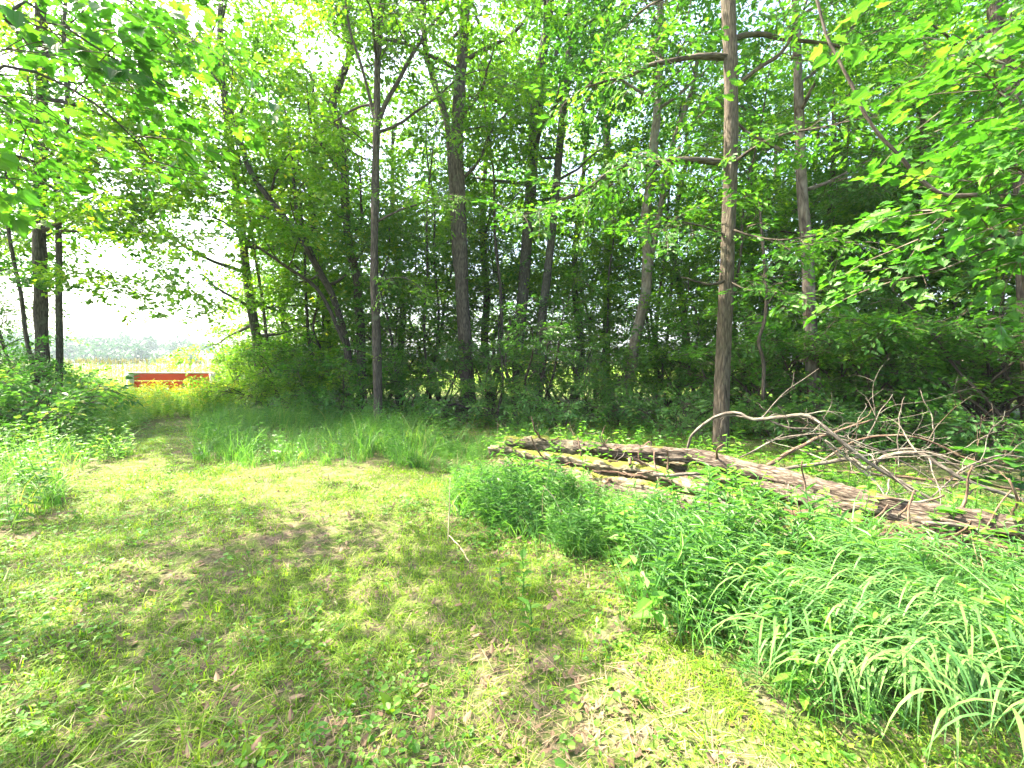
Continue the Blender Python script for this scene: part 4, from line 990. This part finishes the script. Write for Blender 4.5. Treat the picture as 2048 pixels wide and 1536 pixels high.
# ================================================================== GROUND COVER
def blade(mb, base, a, h, w, lean, rng, seg=3, mat=0, var=None, twist=0.0):
    d = np.array([cos(a), sin(a), 0]); s = np.array([-sin(a + twist), cos(a + twist), 0])
    V = []
    for k in range(seg + 1):
        t = k / seg
        c = np.asarray(base, float) + d * h * lean * t * t + np.array([0, 0, h * (t - 0.42 * lean * t * t * t)])
        ww = w * (1 - t ** 1.8) * 0.5
        if k == seg: V.append(c)
        else: V += [c + s * ww, c - s * ww]
    f = [np.array([[2 * k, 2 * k + 1, 2 * k + 3, 2 * k + 2] for k in range(seg - 1)])] if seg > 1 else []
    f.append(np.array([2 * seg - 2, 2 * seg - 1, 2 * seg]))
    mb.add(V, f, var=rng.random() if var is None else var, mat=mat)

def tuft(seed, nb, h, w, lean, rad, seg=3):
    rg = np.random.default_rng(seed); mb = MB()
    for i in range(nb):
        a = rg.random() * 6.28; r = rad * math.sqrt(rg.random())
        blade(mb, (cos(a) * r, sin(a) * r, -0.01), rg.random() * 6.28, h * rg.uniform(0.5, 1.2), w * rg.uniform(0.7, 1.3), lean * rg.uniform(0.4, 1.6), rg, seg, twist=rg.normal() * 0.3)
    return mb.arrays()

def herb(seed, h, nl, L, kind, rise=0.5, flower=False, lean=0.2, top=0.0):
    """an upright leafy stem"""
    rg = np.random.default_rng(seed); mb = MB()
    a0 = rg.random() * 6.28
    cx = lambda t: np.array([cos(a0) * lean * h * t * t, sin(a0) * lean * h * t * t, h * t])
    tube(mb, [cx(0), cx(0.5), cx(1)], [0.004, 0.002], 4, 3, caps=False, mat=0, var=0.3)
    for i in range(nl):
        t = 0.15 + 0.85 * (i + rg.random() * 0.5) / nl; a = i * 2.4 + rg.normal() * 0.3
        leaf(mb, cx(t), np.array([cos(a), sin(a), rise * rg.uniform(0.3, 1.4)]), np.array([-cos(a) * 0.4, -sin(a) * 0.4, 1]), L * rg.uniform(0.6, 1.2) * (1.05 - 0.45 * t), kind, rg, fold=0.3, droop=0.35)
    if flower:
        for i in range(14):
            a = rg.random() * 6.28; t = rg.random()
            leaf(mb, cx(1) + np.array([cos(a) * 0.09 * (1 - t), sin(a) * 0.09 * (1 - t), 0.16 * t - 0.04]), rg.normal(size=3), rg.normal(size=3), 0.035, 'kite', rg, mat=1)
    return mb.arrays()

def low_plant(seed, nl, L, kind, rad):
    rg = np.random.default_rng(seed); mb = MB()
    for i in range(nl):
        a = rg.random() * 6.28; r = rad * math.sqrt(rg.random()); z = rg.uniform(0.01, 0.07)
        leaf(mb, np.array([cos(a) * r, sin(a) * r, z]), np.array([cos(a * 3), sin(a * 3), rg.uniform(-0.1, 0.4)]), np.array([rg.normal() * 0.3, rg.normal() * 0.3, 1]), L * rg.uniform(0.6, 1.3), kind, rg, fold=0.3, droop=0.2)
    return mb.arrays()

def dead_leaf(seed):
    rg = np.random.default_rng(seed); mb = MB()
    for i in range(3):
        a = rg.random() * 6.28
        leaf(mb, np.array([rg.normal() * 0.08, rg.normal() * 0.08, rg.uniform(0.005, 0.025)]), np.array([cos(a), sin(a), rg.normal() * 0.2]), np.array([rg.normal() * 0.4, rg.normal() * 0.4, 1]), rg.uniform(0.02, 0.05), 'ovate', rg, fold=rg.uniform(-0.6, 0.8), droop=rg.uniform(-0.5, 0.5))
    return mb.arrays()

def straws(seed, nb=10):
    rg = np.random.default_rng(seed); mb = MB()
    for i in range(nb):
        a = rg.random() * 6.28; p = np.array([rg.normal() * 0.12, rg.normal() * 0.12, rg.uniform(0.006, 0.03)]); L = rg.uniform(0.05, 0.16); w = rg.uniform(0.0006, 0.0016)
        d = np.array([cos(a), sin(a), rg.normal() * 0.12]); s = np.array([-sin(a), cos(a), 0])
        mb.add([p - s * w, p + s * w, p + d * L + s * w * 0.6, p + d * L - s * w * 0.6], [np.array([0, 1, 2, 3])], var=rg.random())
    return mb.arrays()

def W(pts):  # a border traced on the ground
    return np.array([gp(x, y) for x, y in pts])[:, :2]

path_edge_right = W([(820, 925), (880, 950), (930, 1010), (1000, 1080), (1120, 1165), (1300, 1230), (1440, 1290), (1560, 1350), (1750, 1415), (2048, 1470), (2400, 1530)])
right_region = np.vstack([path_edge_right, [(5.5, 2.6), (5.5, 3.0), (5.5, 4.0), (1.0, 8.6), (-0.6, 9.6)]])
mid_region = W([(375, 885), (470, 935), (690, 945), (830, 925), (900, 905), (860, 860), (760, 850), (600, 800), (430, 800)])
left_region = np.vstack([W([(-300, 1090), (0, 1050), (120, 1000), (200, 935), (250, 885), (295, 850), (300, 815), (150, 790)]), [(-25, 17), (-25, 3)]])
far_weeds = np.array([(-18.5, 15.6), (-18.5, 16.7), (-10.0, 16.7), (-10.0, 15.6), (-9.0, 12.4), (-9.6, 11.2), (-12.5, 12.0), (-14.5, 13.0)])
logs_zone = np.array([gp(960, 905, 0.1), gp(1150, 880, 0.2), gp(1450, 915, 0.2), gp(2100, 1050, 0.2), gp(2150, 1130, 0.1), gp(1800, 1130, 0.1), gp(1400, 1050, 0.1), gp(1080, 970, 0.1)])[:, :2]

def cand(n, x0, x1, y0, y1, rng, view=True, margin=1.28):
    x = rng.uniform(x0, x1, n); y = rng.uniform(y0, y1, n)
    if view:
        k = (np.abs(x) < margin * y + 0.4)
        x, y = x[k], y[k]
    return x, y

def patch(x, y, s, seed):
    r = np.random.default_rng(seed); o = r.random(6) * 6.28
    v = (np.sin(x * s + o[0] + 1.3 * np.sin(y * s * 0.7 + o[1])) + np.sin(y * s * 1.3 + o[2] + 1.1 * np.sin(x * s * 0.9 + o[3])) + 0.7 * np.sin((x + y) * s * 2.1 + o[4]) + 0.5 * np.sin((x - y) * s * 3.7 + o[5]))
    return v / 3.2

def lay(name, label, cat, protos, mats, x, y, rng, s0, s1, tilt=0.12, zoff=0.0, zs=None, mix=0.6):
    n = len(x)
    mb = MB()
    mb.scatter(protos, np.stack([x, y, relief(x, y) + zoff], 1), np.stack([rng.normal(size=n) * tilt, rng.normal(size=n) * tilt, rng.random(n) * 6.28], 1),
               rng.uniform(s0, s1, n) * (1 if zs is None else zs), rng.integers(0, len(protos), n), rng, var_mix=mix)
    return tag(mb.build(name, mats), label, cat, kind="stuff")

rng = np.random.default_rng(40)
# short grass of the track
x, y = cand(76000, -14, 6, 1.2, 12, rng)
dist = np.hypot(x, y)
keep = ~inside(right_region, x, y) & ~inside(mid_region, x, y) & ~inside(left_region, x, y)
keep &= rng.random(len(x)) < np.clip(2.2 / dist + 0.12, 0, 1) * np.clip(0.75 + 0.90 * patch(x, y, 1.9, 1), 0.12, 1)
x, y = x[keep], y[keep]
SG = [tuft(s, 11, 0.080, 0.0055, 0.95, 0.085, seg=2) for s in range(10)]
lay('short_grass', 'short patchy grass covering the woodland track', 'grass', SG, M['grass'], x, y, rng, 0.6, 1.35)
n_short = len(x)
x, y = cand(2600, -12, 5, 1.3, 9, rng)
keep = ~inside(right_region, x, y) & ~inside(mid_region, x, y) & ~inside(left_region, x, y) & (patch(x, y, 1.1, 4) > 0.05)
x, y = x[keep], y[keep]
CG = [tuft(s + 140, 7, 0.17, 0.007, 1.3, 0.06, seg=3) for s in range(6)]
lay('crabgrass', 'longer bending tufts of grass scattered over the track', 'grass', CG, M['grass'], x, y, rng, 0.6, 1.3)
# low broad-leaved plants of the track
x, y = cand(23000, -14, 6, 1.2, 12, rng)
dist = np.hypot(x, y)
keep = ~inside(right_region, x, y) & ~inside(mid_region, x, y)
keep &= rng.random(len(x)) < np.clip(2.6 / dist + 0.06, 0, 1) * np.clip(0.35 + 1.0 * patch(x, y, 1.5, 2) + 0.25 * (x < -2.5), 0.05, 1)
x, y = x[keep], y[keep]
LP = [low_plant(s, 10, 0.025, 'round' if s % 2 else 'ovate', 0.10) for s in range(6)]
lay('clover_cover', 'low clover-like ground plants spread over the track', 'ground cover', LP, M['clover'], x, y, rng, 0.7, 1.4)
n_low = len(x)
# dead leaves and straw
x, y = cand(42000, -12, 8, 1.2, 13, rng)
dist = np.hypot(x, y)
keep = rng.random(len(x)) < np.clip(2.2 / dist, 0, 1) ** 1.3 * np.clip(0.50 - 0.7 * patch(x, y, 1.9, 1), 0.12, 1)
x, y = x[keep], y[keep]
lay('leaf_litter', 'brown dead leaves littering bare patches of the track', 'leaf litter', [dead_leaf(s) for s in range(6)], M['litter'], x, y, rng, 0.7, 1.4, tilt=0.05)
x, y = cand(26000, -12, 6, 1.2, 11, rng)
dist = np.hypot(x, y)
keep = ~inside(right_region, x, y) & (rng.random(len(x)) < np.clip(2.0 / dist, 0, 1) * np.clip(0.6 - 0.5 * patch(x, y, 1.9, 1), 0.2, 1))
x, y = x[keep], y[keep]
lay('straw_litter', 'dry mown straw scattered between the grass of the track', 'straw', [straws(s) for s in range(6)], M['straw'], x, y, rng, 0.6, 1.2, tilt=0.04)
# tall fine grass left of the log pile and around the corner
x, y = cand(5500, -14, 3, 6, 14, rng)
keep = inside(mid_region, x, y); x, y = x[keep], y[keep]
TG = [tuft(s + 50, 16, 0.62, 0.009, 0.75, 0.10, seg=4) for s in range(6)]
k2 = rng.random(len(x)) < 0.72
hz_ = 0.75 + 0.55 * patch(x, y, 1.6, 21)
lay('tall_grass', 'tall soft blue-green grass between the track and the trees', 'grass', TG, M['tall'], x[k2], y[k2], rng, 0.6, 1.4, tilt=0.2, zs=hz_[k2])
MW = [herb(s + 20, 0.6, 14, 0.13, 'ovate', rise=0.4) for s in range(3)] + [herb(s + 25, 0.7, 16, 0.15, 'lance', rise=0.6) for s in range(3)]
lay('corner_weeds', 'leafy weeds standing among the tall soft grass', 'weeds', MW, M['weed'], x[~k2], y[~k2], rng, 0.45, 1.2, zs=hz_[~k2])
# weeds left of the track
x, y = cand(8600, -24, -3, 3, 17, rng, margin=1.35)
keep = inside(left_region, x, y); x, y = x[keep], y[keep]
k2 = rng.random(len(x)) < 0.5
lay('side_grass', 'tall grass growing along the left side of the track', 'grass', TG, M['tall'], x[k2], y[k2], rng, 0.55, 1.15, tilt=0.2)
WD = [herb(s + 20, 0.6, 14, 0.13, 'ovate', rise=0.4) for s in range(5)]
lay('side_weeds', 'leafy green weeds crowding the left side of the track', 'weeds', WD, M['weed'], x[~k2], y[~k2], rng, 0.5, 1.15)
# goldenrod weeds in front of the red board
x = rng.uniform(-19, -9, 2500); y = rng.uniform(11, 16.75, 2500)
keep = inside(far_weeds, x, y); x, y = x[keep], y[keep]
GR = [herb(s + 30, 0.62, 16, 0.13, 'ovate', rise=0.5, flower=(s % 2 == 0), lean=0.12) for s in range(6)]
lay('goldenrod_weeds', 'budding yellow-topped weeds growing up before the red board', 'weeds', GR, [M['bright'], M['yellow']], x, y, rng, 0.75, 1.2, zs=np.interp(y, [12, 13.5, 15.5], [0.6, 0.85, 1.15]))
# narrow-leaved weeds in front of the log pile
la, lb_ = gp(1000, 935, 0.1)[:2], gp(2048, 1120, 0.1)[:2]
def log_gap(x, y):   # how far in front of the log pile
    d = (lb_ - la) / np.linalg.norm(lb_ - la)
    return -((x - la[0]) * -d[1] + (y - la[1]) * d[0])
x, y = cand(10500, -1.5, 6.5, 1.4, 9, rng)
keep = inside(right_region, x, y) & ~inside(logs_zone, x, y) & (y < 9)
keep &= rng.random(len(x)) < np.where(x > 1.05 * y - 1.2, 0.4, 1.0) * np.clip(0.9 + 0.5 * patch(x, y, 2.6, 31), 0.4, 1) * np.where(np.abs(log_gap(x, y)) < 0.5, 0.5, 1)
x, y = x[keep], y[keep]
hz_ = (0.85 + 0.4 * patch(x, y, 2.2, 33)) * np.interp(log_gap(x, y), [-0.5, 0, 0.3, 0.85], [0.8, 0.38, 0.48, 1.0]) * np.interp(y, [4.0, 5.6, 7], [1.0, 0.7, 0.6])
GD = [herb(s + 60, 0.60, 22, 0.165, 'lance', rise=0.75, lean=0.2) for s in range(8)]
lay('narrow_leaved_weeds', 'dense narrow-leaved weeds growing in front of the log pile', 'weeds', GD, M['weed'], x, y, rng, 0.5, 1.1, tilt=0.2, zs=hz_)
x, y = cand(6500, -1.5, 6.5, 1.4, 9, rng)
keep = inside(right_region, x, y) & ~inside(logs_zone, x, y); x, y = x[keep], y[keep]
hz_ = (0.85 + 0.4 * patch(x, y, 2.2, 35)) * np.interp(log_gap(x, y), [-0.5, 0, 0.3, 0.85], [0.8, 0.45, 0.6, 1.15]) * np.interp(y, [4.0, 5.6, 7], [1.0, 0.85, 0.75])
BG = [tuft(s + 80, 10, 0.50, 0.011, 0.95, 0.10, seg=4) for s in range(6)]
lay('weed_grass', 'long bending grass mixed into the weeds before the logs', 'grass', BG, M['tall'], x, y, rng, 0.5, 1.1, tilt=0.2, zs=hz_)
x, y = cand(900, -1.5, 6.5, 1.4, 9, rng)
keep = inside(right_region, x, y) & ~inside(logs_zone, x, y); x, y = x[keep], y[keep]
lay('dead_grass_stems', 'dry tan grass stems standing among the green weeds', 'grass', [tuft(s + 170, 5, 0.5, 0.005, 0.7, 0.08, seg=3) for s in range(4)], M['straw'], x, y, rng, 0.5, 1.2, tilt=0.35)
x, y = cand(900, -1.5, 6.5, 1.4, 9, rng)
keep = inside(right_region, x, y) & ~inside(logs_zone, x, y); x, y = x[keep], y[keep]
lay('broad_leaved_weeds', 'broader-leaved weeds mixed among the narrow ones', 'weeds', [herb(s + 180, 0.42, 12, 0.11, 'ovate', rise=0.3, lean=0.3) for s in range(5)], M['clover'], x, y, rng, 0.5, 1.3, tilt=0.2, zs=np.interp(log_gap(x, y), [0, 0.5, 1.5], [0.4, 0.5, 1.0]))
# forest floor plants
x, y = cand(5500, -10, 16, 6.5, 22, rng)
keep = ~inside(mid_region, x, y) & ~inside(logs_zone, x, y) & ~inside(right_region, x, y) & (x > -0.55 * y - 0.5) & (y > 7.8 - 0.45 * np.clip(x, 0, 9)) & ~((x < -1.5) & (y < 10.5))
keep &= rng.random(len(x)) < np.clip(0.6 + 0.6 * patch(x, y, 0.9, 8), 0.15, 1)
x, y = x[keep], y[keep]
FP = [herb(s + 110, 0.36, 10, 0.10, 'ovate', rise=0.25) for s in range(4)] + [low_plant(s + 30, 12, 0.08, 'ovate', 0.22) for s in range(3)]
lay('forest_floor_plants', 'low green seedlings covering the shaded forest floor', 'ground cover', FP, M['clover'], x, y, rng, 0.6, 1.4)
# plants growing on and between the logs
x, y = cand(1500, -1, 6, 2.5, 9, rng)
keep = inside(logs_zone, x, y); x, y = x[keep][:150], y[keep][:150]
lay('log_pile_seedlings', 'small leafy seedlings growing up between the logs', 'ground cover', FP[:4], M['clover'], x, y, rng, 0.8, 1.5, zoff=0.12)

# ------------------------------------------------------------------ single plants in the foreground
def grass_clump(label, px, py, seed, heading, n_stem=14, h=1.0):
    """an arching grass with broad drooping blades along its stems"""
    p = gp(px, py); p[2] = float(relief(p[0], p[1]))
    o = empty('arching_grass', p); tag(o, label, "grass clump", "arching grass clumps")
    rg = np.random.default_rng(seed)
    for s in range(n_stem):
        a = heading + rg.normal() * 0.55; hh = h * rg.uniform(0.75, 1.15)
        base = np.array([rg.normal() * 0.10, rg.normal() * 0.10, -0.02])
        ln = np.array([base + np.array([cos(a) * hh * 0.95 * t ** 1.7, sin(a) * hh * 0.95 * t ** 1.7, hh * (0.95 * t - 0.42 * t ** 2.4)]) for t in np.linspace(0, 1, 8)])
        mb = MB(); c, r = tube(mb, ln, [0.0035, 0.0015], 14, 4, caps=False, mat=0, var=0.4)
        for k in range(13):
            i = int(3 + 10.5 * k / 13); d = c[min(i + 1, 13)] - c[i - 1]; d /= np.linalg.norm(d)
            sd = (1 if k % 2 else -1); yaw = math.atan2(d[1], d[0]) + sd * rg.uniform(0.35, 1.0)
            L = rg.uniform(0.20, 0.34); w = rg.uniform(0.009, 0.014); s2 = np.array([-sin(yaw), cos(yaw), 0]); dd = np.array([cos(yaw), sin(yaw), 0])
            V = []; vr = rg.random()
            for q in range(6):
                t = q / 5
                pt = c[i] + dd * L * (t - 0.25 * t * t) + np.array([0, 0, L * (0.32 * t - 0.85 * t * t)])
                ww = w * 0.5 * (min(1, 0.5 + 3 * t) * (1 - t ** 2.2))
                V += [pt + s2 * ww + np.array([0, 0, ww * 0.4]), pt - s2 * ww + np.array([0, 0, ww * 0.4])]
            mb.add(V, [np.array([[2 * q, 2 * q + 1, 2 * q + 3, 2 * q + 2] for q in range(5)])], var=vr)
        mb.build('grass_stem', M['reed'], o)
    return o
grass_clump('arching broad-bladed grass clump nearest the lower right corner', 1960, 1440, 801, pi * 0.85, 16, 1.0)
grass_clump('arching broad-bladed grass clump at the front edge of the weeds', 1780, 1350, 802, pi * 0.95, 16, 0.85)
grass_clump('arching grass clump at the right edge behind the nearest one', 2080, 1330, 803, pi * 0.9, 14, 0.9)
grass_clump('arching grass clump in the corner leaning out of the picture', 2150, 1450, 804, pi * 0.75, 14, 1.0)
grass_clump('upper arching grass clump below the thin broken log', 1900, 1270, 805, pi * 1.05, 12, 0.75)
grass_clump('pale arching grass leaning over the dark gap in the weeds', 2000, 1400, 806, pi * 1.0, 14, 0.85)

def rosette(name, label, px, py, seed, nl, L, kind, mat, cat, up=0.8, h=0.0, z=0.0, group=None):
    p = gp(px, py, z); p[2] = float(relief(p[0], p[1])) + z
    o = empty(name, p); tag(o, label, cat, group)
    rg = np.random.default_rng(seed)
    if h > 0:
        sb = MB(); tube(sb, [(0, 0, -0.02), (0.01, 0.01, h * 0.5), (0.0, 0.02, h)], [0.006, 0.003], 6, 5, caps=False, var=0.3); sb.build('stem', M['weed'], o)
    for i in range(nl):
        a = i * 2.4 + rg.normal() * 0.3; lb = MB()
        zz = h * (0.25 + 0.75 * i / max(nl - 1, 1))
        leaf(lb, np.array([0, 0, zz]), np.array([cos(a), sin(a), up * rg.uniform(0.5, 1.5)]), np.array([-cos(a) * up, -sin(a) * up, 1.0]), L * rg.uniform(0.7, 1.2), kind, rg, fold=0.25, droop=0.2)
        lb.build('leaf', M[mat], o)
    return o
rosette('dock_plant', 'upright broad dock leaf standing alone in the lower middle', 700, 1400, 820, 3, 0.09, 'ovate', 'grass', 'plant', up=1.8)
rosette('dock_plant', 'second upright dock leaf just right of the lone one', 785, 1420, 821, 3, 0.10, 'ovate', 'grass', 'plant', up=1.9)
rosette('dock_plant', 'upright dock leaf at the bottom edge of the track', 497, 1528, 822, 3, 0.08, 'ovate', 'grass', 'plant', up=1.8)
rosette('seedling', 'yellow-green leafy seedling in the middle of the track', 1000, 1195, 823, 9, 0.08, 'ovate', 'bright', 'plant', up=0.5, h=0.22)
rosette('seedling', 'taller leafy seedling beside the yellow-green one', 1045, 1190, 824, 12, 0.08, 'ovate', 'clover', 'plant', up=0.6, h=0.26)
rosette('seedling', 'bushy seedling on the bare patch of the track', 1060, 1280, 825, 10, 0.075, 'ovate', 'clover', 'plant', up=0.5, h=0.20)
rosette('mayapple', 'round-leaved plant in front of the long reddish log', 1440, 990, 826, 5, 0.20, 'round', 'grape', 'plant', up=0.1, h=0.30, z=0.1)
rosette('mayapple', 'second round-leaved plant right of the first by the log', 1415, 1010, 827, 4, 0.17, 'round', 'grape', 'plant', up=0.1, h=0.25, z=0.1)
rosette('vine_plant', 'big lobed vine leaves at the right edge above the logs', 1960, 1000, 828, 7, 0.26, 'maple', 'grape', 'plant', up=0.15, h=0.45, z=0.2)
rosette('vine_plant', 'lobed vine leaves hanging at the far right by the branch end', 2040, 1010, 829, 7, 0.28, 'maple', 'grape', 'plant', up=0.15, h=0.5, z=0.2)
rosette('vine_plant', 'light lobed leaves growing over the front of the log pile', 1870, 1090, 830, 6, 0.17, 'maple', 'grape', 'plant', up=0.2, h=0.30, z=0.1)
rosette('vine_plant', 'lobed leaves creeping over the near logs in the middle', 1690, 1090, 831, 6, 0.15, 'maple', 'grape', 'plant', up=0.2, h=0.25, z=0.08)
# fern
p = gp(1665, 1060, 0.1)
fo = empty('fern', p); tag(fo, 'small light green fern growing on the front of the log pile', 'fern')
rg = np.random.default_rng(840)
for f_ in range(6):
    a = pi + f_ * 0.75 + rg.normal() * 0.2; mb = MB()
    for k in range(12):
        t = (k + 1) / 12; c = np.array([cos(a) * 0.42 * t, sin(a) * 0.42 * t, 0.28 * t - 0.2 * t * t + 0.05])
        for sd in (-1, 1):
            b_ = a + sd * 1.2
            leaf(mb, c, np.array([cos(b_), sin(b_), -0.1]), np.array([0, 0, 1.0]), 0.10 * (1.05 - t), 'lance', rg, droop=0.1)
    tag(mb.build('frond', M['clover'], fo), kind='stuff')
# dry stalks
def stalk(label, pts, seed):
    p = np.array([gp(*pts[0])] + [at(x, y, gp(*pts[0])[1] + dy) for (x, y, dy) in pts[1:]])
    o = empty('dry_stalk', p[0]); tag(o, label, 'stalk')
    mb = MB(); tube(mb, p, [0.006, 0.005, 0.003], 14, 5, seed=seed, jitter=0.004); mb.build('stem', M['straw_stalk'], o, smooth=True, origin=p[0])
    rg = np.random.default_rng(seed)
    for k in range(3):
        lb = MB(); blade(lb, p[0] + (p[-1] - p[0]) * rg.uniform(0.1, 0.5) - p[0], rg.random() * 6.28, 0.14, 0.008, 1.4, rg, 4); lb.build('dry_leaf', M['straw'], o)
stalk('tall dry straw stalk standing upright at the edge of the weeds', [(896, 1085), (898, 1020, 0.0), (902, 955, 0.02)], 850)
stalk('dry straw stalk leaning down to the right beside the upright one', [(940, 1125), (920, 1095, 0.15), (897, 1070, 0.3)], 851)
stalk('thin dry stalk lying slanted among the weeds', [(1140, 1060), (1110, 1000, 0.05), (1085, 970, 0.1)], 852)
rosette('fallen_pale_leaf', 'single pale round leaf lying on the dark soil at the left', 45, 1062, 860, 1, 0.13, 'round', 'straw', 'leaf', up=0.05, z=0.02)

# ------------------------------------------------------------------ haze
hz = MB(); box(hz, -830, 830, -820, 840, -2.0, 60.0)
m, N, L, out = newmat('summer haze')
m.cycles.homogeneous_volume = True
pv = N.new("ShaderNodeVolumePrincipled"); pv.inputs["Color"].default_value = (0.74, 0.88, 1.0, 1); pv.inputs["Density"].default_value = 0.0004; pv.inputs["Anisotropy"].default_value = 0.2
L.new(pv.outputs[0], out.inputs["Volume"])
tag(hz.build('haze', m), 'thin summer haze over the field', 'haze', kind="stuff")
print("tris", sum(len(me.polygons) for me in bpy.data.meshes))
